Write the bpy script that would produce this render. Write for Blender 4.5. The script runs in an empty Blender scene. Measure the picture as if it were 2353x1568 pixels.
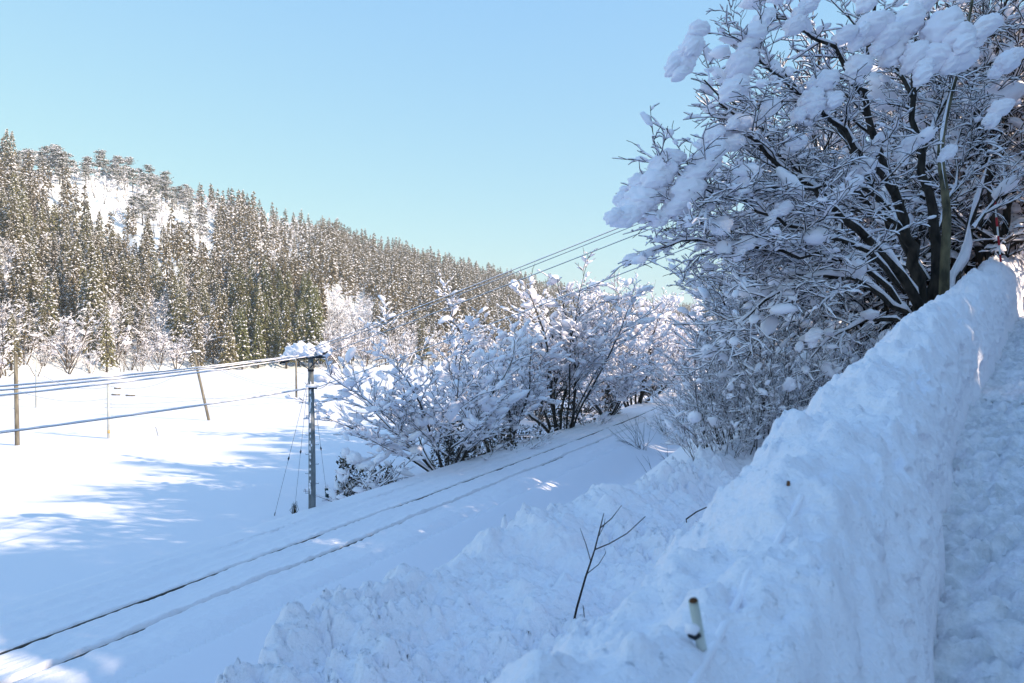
import bpy, bmesh, math, random
import numpy as np
from mathutils import Vector

random.seed(11)
RNG = np.random.default_rng(7)
scene = bpy.context.scene
COL = scene.collection
F = 1829.0                      # focal length in units of a 2352 px wide frame (28 mm lens)
R = math.radians

def P(px, py, Y):               # point seen at (px, py) when it stands Y metres ahead of the eye
    return ((px - 1176.0) / F * Y, float(Y), (787.0 - py) / F * Y)

# ------------------------------------------------------------------ noise
def _h(ix, iy, s):
    n = (ix.astype(np.int64) * 374761393 + iy.astype(np.int64) * 668265263 + s * 974634777) & 0xffffffff
    n = ((n ^ (n >> 13)) * 1274126177) & 0xffffffff
    n = (n ^ (n >> 16)) & 0xffffffff
    return n.astype(np.float64) / 4294967295.0

def vnoise(x, y, s=0):
    ix = np.floor(x); iy = np.floor(y); fx = x - ix; fy = y - iy
    out = 0
    u = fx * fx * fx * (fx * (fx * 6 - 15) + 10); v = fy * fy * fy * (fy * (fy * 6 - 15) + 10)
    def g(a, b):
        ang = _h(ix + a, iy + b, s) * 6.2831853
        return np.cos(ang) * (fx - a) + np.sin(ang) * (fy - b)
    n0 = g(0, 0) * (1 - u) + g(1, 0) * u
    n1 = g(0, 1) * (1 - u) + g(1, 1) * u
    return (n0 * (1 - v) + n1 * v) * 1.5

def fbm(x, y, o=4, s=0):
    a = 1.0; t = 0; f = 1.0
    for k in range(o):
        t = t + a * vnoise(x * f, y * f, s + k * 17); a *= 0.5; f *= 2.03
    return t

def clods(x, y, s=0, p=0.75):   # round lumps of broken snow: height of the highest dome, 0..1
    ix = np.floor(x); iy = np.floor(y); best = np.zeros_like(x)
    for a in (-1, 0, 1):
        for b in (-1, 0, 1):
            cx = ix + a; cy = iy + b
            ok = _h(cx, cy, s + 5) < p
            dx = (cx + _h(cx, cy, s) - x); dy = (cy + _h(cx, cy, s + 1) - y)
            r = 0.35 + 0.55 * _h(cx, cy, s + 2)
            asp = 0.7 + 0.6 * _h(cx, cy, s + 3)
            q = (dx * dx * asp + dy * dy / asp) / (r * r)
            hgt = (0.25 + 0.75 * _h(cx, cy, s + 4)) * r
            best = np.maximum(best, np.where(ok & (q < 1), hgt * np.sqrt(np.clip(1 - q, 0, 1)), 0))
    return best

def sm(x):
    x = np.clip(x, 0, 1); return x * x * (3 - 2 * x)

# ------------------------------------------------------------------ mesh helpers
def mesh_np(name, V, polys, smooth=True):
    """V (n,3); polys = list of int arrays (m,k)"""
    me = bpy.data.meshes.new(name)
    V = np.asarray(V, dtype=np.float32)
    me.vertices.add(len(V)); me.vertices.foreach_set('co', V.ravel())
    polys = [np.asarray(p, dtype=np.int32) for p in polys if len(p)]
    nl = sum(p.size for p in polys); npo = sum(len(p) for p in polys)
    me.loops.add(nl); me.polygons.add(npo)
    me.loops.foreach_set('vertex_index', np.concatenate([p.ravel() for p in polys]))
    tot = np.concatenate([np.full(len(p), p.shape[1], np.int32) for p in polys])
    st = np.concatenate([[0], np.cumsum(tot)[:-1]]).astype(np.int32)
    me.polygons.foreach_set('loop_start', st)
    me.polygons.foreach_set('use_smooth', np.full(npo, smooth, dtype=bool))
    me.update(calc_edges=True)
    return me

def grid_mesh(name, X, Y, Z):
    n, m = X.shape
    V = np.stack([X, Y, Z], -1).reshape(-1, 3)
    i = np.arange(n * m).reshape(n, m)
    q = np.stack([i[:-1, :-1], i[1:, :-1], i[1:, 1:], i[:-1, 1:]], -1).reshape(-1, 4)
    me = mesh_np(name, V, [q])
    return me

def link(name, me, mat=None, parent=None):
    o = bpy.data.objects.new(name, me); COL.objects.link(o)
    if mat is not None and me is not None:
        if not me.materials: me.materials.append(mat)
    if parent is not None: o.parent = parent
    return o

def tag(o, label, cat, group=None, kind=None):
    if label: o['label'] = label
    if cat: o['category'] = cat
    if group: o['group'] = group
    if kind: o['kind'] = kind
    return o

def empty(name, loc=(0, 0, 0), rz=0.0):
    o = bpy.data.objects.new(name, None); COL.objects.link(o)
    o.location = loc; o.rotation_euler = (0, 0, rz); o.empty_display_size = 0.2
    return o

def cat_mesh(parts):            # join (V, polys) lists
    Vs = []; Ps = {}; off = 0
    for V, polys in parts:
        V = np.asarray(V, float).reshape(-1, 3)
        for p in polys:
            p = np.asarray(p)
            if len(p): Ps.setdefault(p.shape[1], []).append(p + off)
        Vs.append(V); off += len(V)
    return np.concatenate(Vs), [np.concatenate(x) for x in Ps.values()]

def tube_group(A, Rad, k, phase=0.0):
    """A (m,n,3) polylines, Rad (m,n) -> V, quads (open tubes)"""
    m, n, _ = A.shape
    T = np.empty_like(A)
    T[:, 1:-1] = A[:, 2:] - A[:, :-2]; T[:, 0] = A[:, 1] - A[:, 0]; T[:, -1] = A[:, -1] - A[:, -2]
    T /= np.linalg.norm(T, axis=-1, keepdims=True) + 1e-9
    ref = np.zeros((m, 1, 3)); ref[..., 2] = 1.0
    vert = np.abs(T[:, :1, 2:]) > 0.9
    ref = np.where(vert, np.array([1.0, 0, 0]), ref)
    S = np.cross(T, ref); S /= np.linalg.norm(S, axis=-1, keepdims=True) + 1e-9
    U = np.cross(S, T)
    ang = np.arange(k) * 2 * math.pi / k + phase
    V = A[:, :, None] + Rad[:, :, None, None] * (S[:, :, None] * np.cos(ang)[None, None, :, None] + U[:, :, None] * np.sin(ang)[None, None, :, None])
    idx = np.arange(m * n * k).reshape(m, n, k)
    a = idx[:, :-1]; b = idx[:, 1:]
    q = np.stack([a, np.roll(a, -1, 2), np.roll(b, -1, 2), b], -1).reshape(-1, 4)
    return V.reshape(-1, 3), q

def tubes(polys, k):
    by = {}
    for pts, rad in polys: by.setdefault(len(pts), []).append((pts, rad))
    out = []
    for n, L in by.items():
        A = np.array([p for p, _ in L], float); Rd = np.array([r for _, r in L], float)
        V, q = tube_group(A, Rd, k)
        out.append((V, [q]))
    return out

def snow_strips(polys, wfun, rng, k=5):
    """lens of snow lying on top of each branch; wfun(radius) -> half width"""
    by = {}
    for pts, rad in polys: by.setdefault(len(pts), []).append((pts, rad))
    out = []
    for n, L in by.items():
        if n < 2: continue
        A = np.array([p for p, _ in L], float); Rd = np.array([r for _, r in L], float)
        m = len(A)
        if n < 6:               # refine so that the snow can be lumpy
            A2 = np.empty((m, 2 * n - 1, 3)); A2[:, ::2] = A; A2[:, 1::2] = (A[:, 1:] + A[:, :-1]) / 2
            R2 = np.empty((m, 2 * n - 1)); R2[:, ::2] = Rd; R2[:, 1::2] = (Rd[:, 1:] + Rd[:, :-1]) / 2
            A, Rd, nn = A2, R2, 2 * n - 1
        else: nn = n
        T = np.empty_like(A)
        T[:, 1:-1] = A[:, 2:] - A[:, :-2]; T[:, 0] = A[:, 1] - A[:, 0]; T[:, -1] = A[:, -1] - A[:, -2]
        T /= np.linalg.norm(T, axis=-1, keepdims=True) + 1e-9
        hz = np.sqrt(np.clip(1 - T[..., 2] ** 2, 0, 1))
        up = np.array([0, 0, 1.0])
        S = np.cross(T, up); S /= np.linalg.norm(S, axis=-1, keepdims=True) + 1e-6
        U = np.cross(S, T)
        w = wfun(Rd) * np.exp(rng.normal(0, 0.42, (m, nn))) * np.clip((hz - 0.35) / 0.5, 0, 1)
        w[:, 0] *= 0.4; w[:, -1] *= 0.35
        hgt = (w * rng.uniform(0.9, 1.5, (m, 1)) + Rd) * np.where(w > 1e-4, 1, 0.2)
        ang = np.array([0.04, 0.27, 0.5, 0.73, 0.96]) * math.pi if k == 5 else np.array([0.06, 0.5, 0.94]) * math.pi
        V = A[:, :, None] + S[:, :, None] * (np.cos(ang)[None, None, :, None] * w[:, :, None, None]) \
            + U[:, :, None] * (np.sin(ang)[None, None, :, None] * hgt[:, :, None, None])
        idx = np.arange(m * nn * k).reshape(m, nn, k)
        a = idx[:, :-1]; b = idx[:, 1:]
        q = np.stack([a, np.roll(a, -1, 2), np.roll(b, -1, 2), b], -1).reshape(-1, 4)
        out.append((V.reshape(-1, 3), [q]))
    return out

def ico(sub, seed, amp=0.22):
    bm = bmesh.new(); bmesh.ops.create_icosphere(bm, subdivisions=sub, radius=1.0)
    V = np.array([v.co[:] for v in bm.verts]); Fc = np.array([[v.index for v in f.verts] for f in bm.faces]); bm.free()
    d = 1 + amp * vnoise(V[:, 0] * 1.5 + V[:, 2] * 1.9 + seed * 9.1, V[:, 1] * 1.6 + seed * 3.3 + V[:, 2], seed) \
          + amp * 0.5 * vnoise(V[:, 0] * 3.3 + seed * 2.1 + V[:, 2] * 2, V[:, 1] * 3.6 - V[:, 2] * 3 + seed, seed + 3)
    V = V * d[:, None]
    V[:, 2] = np.where(V[:, 2] < 0, V[:, 2] * 0.7, V[:, 2])
    return V, Fc
ICO1 = [ico(1, s, 0.45) for s in range(6)]
ICO2 = [ico(2, s + 20, 0.32) for s in range(6)]
ICO4 = [ico(4, s + 40, 0.26) for s in range(6)]

def clumps(C, yaw, pitch, S, tmpl, rng):
    """copies of lumpy blobs: C (n,3), S (n,3) scales"""
    C = np.asarray(C, float); S = np.asarray(S, float); n = len(C)
    if n == 0: return []
    which = rng.integers(0, len(tmpl), n); out = []
    for t in range(len(tmpl)):
        sel = which == t
        if not sel.any(): continue
        V, Fc = tmpl[t]
        X = V[None] * S[sel][:, None]
        cp = np.cos(pitch[sel])[:, None]; sp = np.sin(pitch[sel])[:, None]
        x = X[..., 0] * cp - X[..., 2] * sp; z = X[..., 0] * sp + X[..., 2] * cp; y = X[..., 1]
        cy = np.cos(yaw[sel])[:, None]; sy = np.sin(yaw[sel])[:, None]
        W = np.stack([x * cy - y * sy, x * sy + y * cy, z], -1) + C[sel][:, None]
        k = sel.sum()
        idx = (Fc[None] + (np.arange(k) * len(V))[:, None, None]).reshape(-1, 3)
        out.append((W.reshape(-1, 3), [idx]))
    return out

def box(cx, cy, cz, sx, sy, sz):
    V = np.array([[x, y, z] for z in (-1, 1) for y in (-1, 1) for x in (-1, 1)], float) * np.array([sx, sy, sz]) / 2 + np.array([cx, cy, cz])
    Q = np.array([[0, 2, 3, 1], [4, 5, 7, 6], [0, 1, 5, 4], [2, 6, 7, 3], [0, 4, 6, 2], [1, 3, 7, 5]])
    return V, [Q]

def rod(pts, rad, k=8):         # one capped tube
    A = np.array([pts], float); Rd = np.array([rad if hasattr(rad, '__len__') else [rad] * len(pts)], float)
    V, q = tube_group(A, Rd, k)
    n = len(pts); c = len(V)
    V = np.concatenate([V, A[0, :1], A[0, -1:]])
    j = np.arange(k)
    t1 = np.stack([np.full(k, c), np.roll(j, -1), j], -1)
    t2 = np.stack([np.full(k, c + 1), (n - 1) * k + j, (n - 1) * k + np.roll(j, -1)], -1)
    return V, [q, t1, t2]

def build(name, parts, mat, parent=None, smooth=True):
    V, Pq = cat_mesh(parts)
    return link(name, mesh_np(name, V, Pq, smooth), mat, parent)

# ------------------------------------------------------------------ materials
def new_mat(name):
    m = bpy.data.materials.new(name); m.use_nodes = True
    nt = m.node_tree; b = nt.nodes['Principled BSDF']
    return m, nt, b

def snow_mat(name, col=(0.945, 0.90, 0.95), bump=0.35, scales=((38, 1.0), (9, 1.2)), rough=0.7, dist=0.02, sss=0.0):
    m, nt, b = new_mat(name)
    b.inputs['Base Color'].default_value = (*col, 1); b.inputs['Roughness'].default_value = rough
    b.inputs['Specular IOR Level'].default_value = 0.25
    if sss:
        b.inputs['Subsurface Weight'].default_value = sss
        b.inputs['Subsurface Radius'].default_value = (0.03, 0.05, 0.08)
        b.inputs['Subsurface Scale'].default_value = 0.5
    tc = nt.nodes.new('ShaderNodeTexCoord'); prev = None
    for sc, wt in scales:
        n = nt.nodes.new('ShaderNodeTexNoise'); n.inputs['Scale'].default_value = sc; n.inputs['Detail'].default_value = 5
        nt.links.new(tc.outputs['Object'], n.inputs['Vector'])
        bp = nt.nodes.new('ShaderNodeBump'); bp.inputs['Strength'].default_value = bump; bp.inputs['Distance'].default_value = dist * wt
        nt.links.new(n.outputs['Fac'], bp.inputs['Height'])
        if prev is not None: nt.links.new(prev.outputs['Normal'], bp.inputs['Normal'])
        prev = bp
    nt.links.new(prev.outputs['Normal'], b.inputs['Normal'])
    return m

def noise_mat(name, c1, c2, scale=8, rough=0.8, stretch=(1, 1, 1), bump=0.4, dist=0.01, rnd=0.0, attr=False):
    m, nt, b = new_mat(name)
    tc = nt.nodes.new('ShaderNodeTexCoord'); mp = nt.nodes.new('ShaderNodeMapping'); mp.inputs['Scale'].default_value = stretch
    n = nt.nodes.new('ShaderNodeTexNoise'); n.inputs['Scale'].default_value = scale; n.inputs['Detail'].default_value = 6
    nt.links.new(tc.outputs['Object'], mp.inputs['Vector']); nt.links.new(mp.outputs['Vector'], n.inputs['Vector'])
    r = nt.nodes.new('ShaderNodeValToRGB'); r.color_ramp.elements[0].color = (*c1, 1); r.color_ramp.elements[1].color = (*c2, 1)
    r.color_ramp.elements[0].position = 0.35; r.color_ramp.elements[1].position = 0.68
    nt.links.new(n.outputs['Fac'], r.inputs['Fac'])
    out = r.outputs['Color']
    if rnd:
        oi = nt.nodes.new('ShaderNodeObjectInfo'); hs = nt.nodes.new('ShaderNodeHueSaturation')
        mr = nt.nodes.new('ShaderNodeMapRange'); mr.inputs['To Min'].default_value = 1 - rnd; mr.inputs['To Max'].default_value = 1 + rnd
        nt.links.new(oi.outputs['Random'], mr.inputs['Value']); nt.links.new(mr.outputs['Result'], hs.inputs['Value'])
        m2 = nt.nodes.new('ShaderNodeMapRange'); m2.inputs['To Min'].default_value = 0.47; m2.inputs['To Max'].default_value = 0.52
        mm = nt.nodes.new('ShaderNodeMath'); mm.operation = 'FRACT'; ml = nt.nodes.new('ShaderNodeMath'); ml.operation = 'MULTIPLY'; ml.inputs[1].default_value = 7.31
        nt.links.new(oi.outputs['Random'], ml.inputs[0]); nt.links.new(ml.outputs[0], mm.inputs[0]); nt.links.new(mm.outputs[0], m2.inputs['Value'])
        nt.links.new(m2.outputs['Result'], hs.inputs['Hue'])
        nt.links.new(out, hs.inputs['Color']); out = hs.outputs['Color']
    nt.links.new(out, b.inputs['Base Color'])
    b.inputs['Roughness'].default_value = rough; b.inputs['Specular IOR Level'].default_value = 0.25
    if bump:
        bp = nt.nodes.new('ShaderNodeBump'); bp.inputs['Strength'].default_value = bump; bp.inputs['Distance'].default_value = dist
        nt.links.new(n.outputs['Fac'], bp.inputs['Height']); nt.links.new(bp.outputs['Normal'], b.inputs['Normal'])
    return m

M = {}
M['snow'] = snow_mat('snow', bump=0.25, scales=((6.0, 1.5), (1.2, 3.0)), dist=0.015)
M['snow_lump'] = snow_mat('snow_lumpy', bump=0.75, scales=((70, 0.6), (24, 1.3), (8, 2.2)), dist=0.016)
def trodden_mat():
    m = snow_mat('snow_trodden', bump=0.8, scales=((90, 0.5), (34, 1.2)), dist=0.014)
    nt = m.node_tree; b = nt.nodes['Principled BSDF']; tc = nt.nodes.new('ShaderNodeTexCoord')
    n1 = nt.nodes.new('ShaderNodeTexNoise'); n1.inputs['Scale'].default_value = 7.0; n1.inputs['Detail'].default_value = 8; n1.inputs['Roughness'].default_value = 0.65
    r = nt.nodes.new('ShaderNodeValToRGB'); r.color_ramp.elements[0].position = 0.36; r.color_ramp.elements[0].color = (0.62, 0.61, 0.64, 1)
    r.color_ramp.elements[1].position = 0.60; r.color_ramp.elements[1].color = (0.90, 0.87, 0.91, 1)
    nt.links.new(tc.outputs['Object'], n1.inputs['Vector']); nt.links.new(n1.outputs['Fac'], r.inputs['Fac']); nt.links.new(r.outputs['Color'], b.inputs['Base Color'])
    return m
M['snow_trodden'] = trodden_mat()
M['snow_soft'] = snow_mat('snow_soft', bump=0.5, scales=((30, 1.0), (9, 1.6)), dist=0.018)
M['snow_tree'] = snow_mat('snow_on_branches', bump=0.3, scales=((16, 1.0), (5, 1.5)), dist=0.02)
M['snow_far'] = snow_mat('snow_far', bump=0.3, scales=((1.5, 4.0), (0.3, 8.0)), dist=0.1)
M['bark'] = noise_mat('bark', (0.012, 0.010, 0.009), (0.055, 0.045, 0.036), 9, 0.9, (1, 1, 0.35), 0.6, 0.02)
M['bark_pale'] = noise_mat('bark_pale', (0.05, 0.045, 0.03), (0.20, 0.17, 0.10), 6, 0.9, (1, 1, 0.4), 0.6, 0.02)
M['twig'] = noise_mat('twig', (0.012, 0.010, 0.009), (0.04, 0.032, 0.027), 5, 0.85, (1, 1, 1), 0, 0)
M['twig_brown'] = noise_mat('twig_brown', (0.07, 0.05, 0.035), (0.17, 0.125, 0.085), 2, 0.9, (1, 1, 1), 0, 0)
M['bark_far'] = noise_mat('bark_far', (0.05, 0.038, 0.028), (0.13, 0.10, 0.075), 2, 0.9, (1, 1, 1), 0, 0)
M['cedar'] = noise_mat('cedar_foliage', (0.075, 0.066, 0.032), (0.24, 0.205, 0.105), 0.9, 0.85, (1, 1, 1), 0, 0, rnd=0.25)
M['cedar_bright'] = noise_mat('cedar_foliage_green', (0.068, 0.072, 0.026), (0.195, 0.18, 0.075), 0.9, 0.85, (1, 1, 1), 0, 0, rnd=0.25)
M['pine'] = noise_mat('pine_foliage', (0.045, 0.055, 0.03), (0.14, 0.14, 0.075), 0.9, 0.85, (1, 1, 1), 0, 0, rnd=0.2)
M['leafdark'] = noise_mat('vine_leaf', (0.025, 0.022, 0.014), (0.09, 0.07, 0.04), 4, 0.7, (1, 1, 1), 0, 0)
M['concrete'] = noise_mat('pole_concrete', (0.13, 0.14, 0.15), (0.27, 0.28, 0.29), 5, 0.85, (1, 1, 0.3), 0.3, 0.004)
M['wood'] = noise_mat('pole_wood', (0.12, 0.10, 0.075), (0.30, 0.26, 0.20), 7, 0.85, (1, 1, 0.15), 0.3, 0.004)
M['palepole'] = noise_mat('pole_pale_concrete', (0.40, 0.41, 0.40), (0.56, 0.56, 0.54), 5, 0.8, (1, 1, 0.3), 0.2, 0.004)
M['steel'] = noise_mat('rail_steel', (0.03, 0.027, 0.025), (0.09, 0.075, 0.065), 12, 0.5, (1, 1, 1), 0.2, 0.002)
M['cable'] = noise_mat('cable_rubber', (0.012, 0.013, 0.016), (0.03, 0.032, 0.036), 6, 0.6, (1, 1, 1), 0, 0)
M['cable_grey'] = noise_mat('cable_grey', (0.10, 0.11, 0.12), (0.2, 0.21, 0.22), 6, 0.6, (1, 1, 1), 0, 0)
M['iron'] = noise_mat('dark_iron', (0.012, 0.014, 0.02), (0.04, 0.045, 0.055), 9, 0.6, (1, 1, 1), 0.2, 0.003)
M['ceramic'] = noise_mat('insulator_ceramic', (0.5, 0.5, 0.48), (0.7, 0.7, 0.68), 9, 0.35, (1, 1, 1), 0, 0)
M['red'] = noise_mat('red_paint', (0.42, 0.02, 0.03), (0.55, 0.035, 0.045), 9, 0.45, (1, 1, 1), 0, 0)
M['white'] = noise_mat('white_paint', (0.7, 0.7, 0.7), (0.82, 0.82, 0.82), 9, 0.45, (1, 1, 1), 0, 0)
M['yellow'] = noise_mat('yellow_band', (0.5, 0.30, 0.05), (0.65, 0.42, 0.1), 9, 0.5, (1, 1, 1), 0, 0)
M['greenpost'] = noise_mat('post_paint', (0.42, 0.45, 0.40), (0.70, 0.71, 0.66), 14, 0.6, (1, 1, 0.4), 0.3, 0.003)
M['rust'] = noise_mat('rust', (0.06, 0.025, 0.012), (0.20, 0.09, 0.04), 30, 0.9, (1, 1, 1), 0.4, 0.003)
M['green'] = noise_mat('green_sleeve', (0.006, 0.03, 0.03), (0.012, 0.06, 0.06), 9, 0.5, (1, 1, 1), 0, 0)

# ------------------------------------------------------------------ the lie of the land
_ry = np.array([-40, 0, 19.5, 50.3, 70, 90, 110, 132, 160, 200, 260, 400])
_rx = np.array([-32.8, -16.4, -8.38, 4.24, 11.9, 18.7, 24.5, 29.4, 34.0, 39, 45, 55])
def _spline(xs, ys):
    # smooth interpolation through the points (finite-difference Hermite)
    mth = np.gradient(ys, xs)
    def f(x):
        x = np.asarray(x, float); i = np.clip(np.searchsorted(xs, x) - 1, 0, len(xs) - 2)
        h = xs[i + 1] - xs[i]; t = np.clip((x - xs[i]) / h, 0, 1)
        return (ys[i] * (1 + 2 * t) * (1 - t) ** 2 + mth[i] * h * t * (1 - t) ** 2 + ys[i + 1] * t * t * (3 - 2 * t) + mth[i + 1] * h * t * t * (t - 1))
    return f
rail_x = _spline(_ry, _rx)                                   # left rail
GAUGE = 1.42
def rail_head(Y): return np.arctan((rail_x(Y + 0.5) - rail_x(Y - 0.5)))
def rail_c(Y): return rail_x(Y) + GAUGE / 2 / np.cos(rail_head(Y))
BED = -6.05
FIELD = -7.5

_ey = np.array([-40, -6, 0, 2.87, 4.87, 6.79, 9.12, 13.9, 17.1, 25, 40, 70, 120, 500, 6000])
_ex = np.array([-22, -3.3, -0.12, 1.55, 2.71, 3.88, 5.5, 8.77, 11.0, 17.2, 30.5, 58, 104, 460, 5600])
road_x = _spline(_ey, _ex)                                   # the road's valley-side edge
_zy = np.array([-60, -20, 0, 10, 18, 26, 40, 70, 120]); _zz = np.array([-7.5, -4.0, -1.6, -0.3, 0.74, 1.5, 2.4, 3.4, 4.5])
road_z = _spline(_zy, _zz)
ROADC = math.cos(R(33.5))
def coords(x, y):
    q = (x - rail_c(y)) * np.cos(rail_head(y))
    d = (road_x(y) - x) * ROADC
    return q, d

SUNV = np.array([0.92, -0.39]); SUNV /= np.linalg.norm(SUNV)
def ground(x, y):
    x = np.asarray(x, float); y = np.asarray(y, float)
    q, d = coords(x, y); zr = road_z(y)
    field = FIELD + 0.16 * fbm(x / 28, y / 28, 3, 3) + 0.02 * fbm(x / 3, y / 3, 2, 9)
    terr = 0.35 * sm((y + 0.35 * x - 46 + 3 * vnoise(x / 25, y / 25, 4)) / 4.0) - 0.2
    field = field + terr * sm((-q - 8) / 6)
    bed = BED + 0.0 * q
    zl = bed + (field - bed) * sm((-q - 3.3) / 2.6)
    ditch = BED - 0.75
    zrgt = bed + (ditch - bed) * sm((q - 2.0) / 2.6)
    f = np.clip(q - 5.0, 0, None); g = np.clip(d - 4.8, 0, None)
    fr = f / (f + g + 1e-6)
    tier = zr - 1.75 - 1.4 * sm((22 - y) / 5) * sm((d - 4.2) / 0.8)
    up = ditch + (tier - ditch) * (0.35 * fr + 0.65 * sm(fr))
    z = np.where(q < 0, zl, np.where(q < 5.0, zrgt, up))
    top = tier + (zr - 0.15 - tier) * sm((2.4 - d) / 1.3)
    z = np.where((q > 5) & (d < 4.8), top, z)
    hill = np.clip(-d - 5.6, 0, None)
    rise = np.where(hill < 70, 0.72 * hill - 0.0027 * hill ** 2, 37.2)
    z = np.where(d < -5.6, zr - 0.15 + rise + 0.5 * fbm(x / 9, y / 9, 3, 21) * np.clip(hill / 4, 0, 1), z)
    return z + 0.05 * fbm(x / 1.7, y / 1.7, 3, 31) * sm((q - 3) / 2)
def gz(x, y): return float(ground(np.array([x]), np.array([y]))[0])

# one sheet of snow-covered ground from the camera to the horizon
def build_ground():
    na, nr = 760, 620
    az = np.radians(np.linspace(-62, 84, na))
    rr = np.concatenate([np.geomspace(1.2, 240, nr - 40), np.geomspace(245, 6000, 40)])
    A, RR = np.meshgrid(az, rr)
    X = RR * np.sin(A); Y = RR * np.cos(A)
    Z = ground(X, Y)
    far = RR > 200
    hillside = (coords(X, Y)[1] < -5.6)
    Z = np.where((RR > 230) & ~hillside, FIELD - 0.3, Z)
    q, d = coords(X, Y)
    Z = np.where((np.abs(q) < 2.4) & (Y > 1) & (Y < 170), Z - 0.35, Z)       # lies under the railway bed
    Z = np.where((d > 1.0) & (d < 4.8) & (Y < 15.5), Z - 0.5 * sm((15.5 - Y) / 2) * sm((4.8 - d) / 0.6), Z)
    Z = np.where((d < 2.2) & (d > -5.4) & (Y < 45), Z - 0.55, Z)              # and under road and bank
    o = link('snow_field', grid_mesh('snow_field', X, Y, Z), M['snow']); tag(o, None, None, kind='structure')
    # the mountainside on the right, from beside the road round to behind the camera
    a = np.linspace(-115, 8, 120); p = np.linspace(-75, 150, 220)
    Pp, Aa = np.meshgrid(p, a)
    X = -SUNV[0] * Aa + 0.39 * Pp; Y = -SUNV[1] * Aa + 0.92 * Pp
    ang = np.degrees(np.arctan2(X, Y))
    Z = ground(X, Y)
    q, d = coords(X, Y)
    me_z = Z - np.where(d > -5.4, 0.8, 0.02)
    me = grid_mesh('mountainside', X, Y, me_z)
    o = link('mountainside', me, M['snow']); tag(o, None, None, kind='structure')
build_ground()

# ------------------------------------------------------------------ railway
def build_railway():
    yy = np.concatenate([np.arange(3, 60, 0.055), np.arange(60, 165, 0.2)])
    qs = np.concatenate([np.linspace(-4.2, -1.3, 46), np.linspace(-1.25, 1.25, 96), np.linspace(1.3, 4.2, 46)])
    hd = rail_head(yy); cx = rail_c(yy)
    Q, YY = np.meshgrid(qs, yy)
    X = cx[:, None] + Q * np.cos(hd)[:, None]; Y = YY - Q * np.sin(hd)[:, None]
    s = YY / np.cos(hd)[:, None]
    z = np.full_like(Q, BED)
    z = z - 1.1 * np.clip(-Q - 3.0 + 0.25 * vnoise(s / 5, 0 * s + 3, 5), 0, None) ** 1.5 * 0.55
    z = z - 0.45 * np.clip(Q - 1.75 + 0.35 * vnoise(s / 6, 0 * s, 6), 0, None) ** 1.3 * 0.8
    # snow thrown aside by the plough: low ridges beside each rail, a narrow slot above each rail
    edge = 0.035 * vnoise(s * 1.6, Q * 0 + 1, 8) + 0.03 * vnoise(s * 5.5, Q * 0 + 2, 9)
    for c in (-GAUGE / 2, GAUGE / 2):
        e = Q - c - 0.05
        wv = (0.072 if c > 0 else 0.045) + (edge if c > 0 else 0.55 * edge)
        slot = sm((wv + 0.035 - np.abs(e)) / 0.035)
        z = z - (0.15 if c < 0 else 0.17) * slot
        z = z + 0.05 * np.exp(-((e + 0.16) / 0.10) ** 2) * (0.7 + 0.8 * vnoise(s * 3, Q * 2, 10)) + 0.03 * np.exp(-((e - 0.16) / 0.1) ** 2) * (0.7 + 0.9 * vnoise(s * 4, Q * 2, 12))
    z = z + 0.025 * fbm(s / 1.1, Q * 1.2, 3, 13) + 0.012 * fbm(s * 1.2, Q * 5.0, 3, 14) + 0.05 * vnoise(s / 4, Q / 1.5, 15)
    z = z + 0.03 * sm((np.abs(Q) - 0.9) / 0.3) * clods(s * 5, Q * 5, 3, 0.35) 
    z = z + 0.02 * np.sin(Q * 9 + 0.6 * vnoise(s / 9, Q, 16)) * sm((-Q - 1.1) / 0.3)      # plough streaks on the left shoulder
    o = link('railway_bed', grid_mesh('railway_bed', X, Y, z), M['snow_soft']); tag(o, None, None, kind='structure')
    t = empty('railway_track', (float(rail_c(20)), 20, BED)); tag(t, 'single railway track with dark steel rails sunk in snow slots', 'railway track')
    prof = [(-0.06, -0.16), (-0.06, -0.13), (-0.010, -0.11), (-0.010, -0.04), (-0.036, -0.03), (-0.036, 0.0), (0.036, 0.0), (0.036, -0.03), (0.010, -0.04), (0.010, -0.11), (0.06, -0.13), (0.06, -0.16)]
    y2 = np.concatenate([np.arange(3, 60, 0.8), np.arange(60, 165, 1.5)])
    for c, zt in ((-GAUGE / 2, -0.022), (GAUGE / 2, -0.075)):
        hd = rail_head(y2); cx = rail_c(y2)
        V = []
        for (u, w) in prof:
            qx = c + u
            V.append(np.stack([cx + qx * np.cos(hd), y2 - qx * np.sin(hd), np.full_like(y2, BED + zt + w)], -1))
        V = np.stack(V, 1) - np.array(t.location)[None, None]
        n, k, _ = V.shape
        idx = np.arange(n * k).reshape(n, k)
        qd = np.stack([idx[:-1], idx[1:], np.roll(idx[1:], -1, 1), np.roll(idx[:-1], -1, 1)], -1).reshape(-1, 4)
        link('rail', mesh_np('rail', V.reshape(-1, 3), [qd], False), M['steel'], t)
build_railway()

# ------------------------------------------------------------------ road, bank, heap
def edge_frames(step, y0, y1):
    ys = np.arange(y0, y1, step)
    xs = road_x(ys); dx = np.gradient(xs, ys); L = np.sqrt(1 + dx * dx)
    tx, ty = dx / L, 1 / L
    s = np.concatenate([[0], np.cumsum(np.hypot(np.diff(xs), np.diff(ys)))])
    return ys, xs, tx, ty, s

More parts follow.
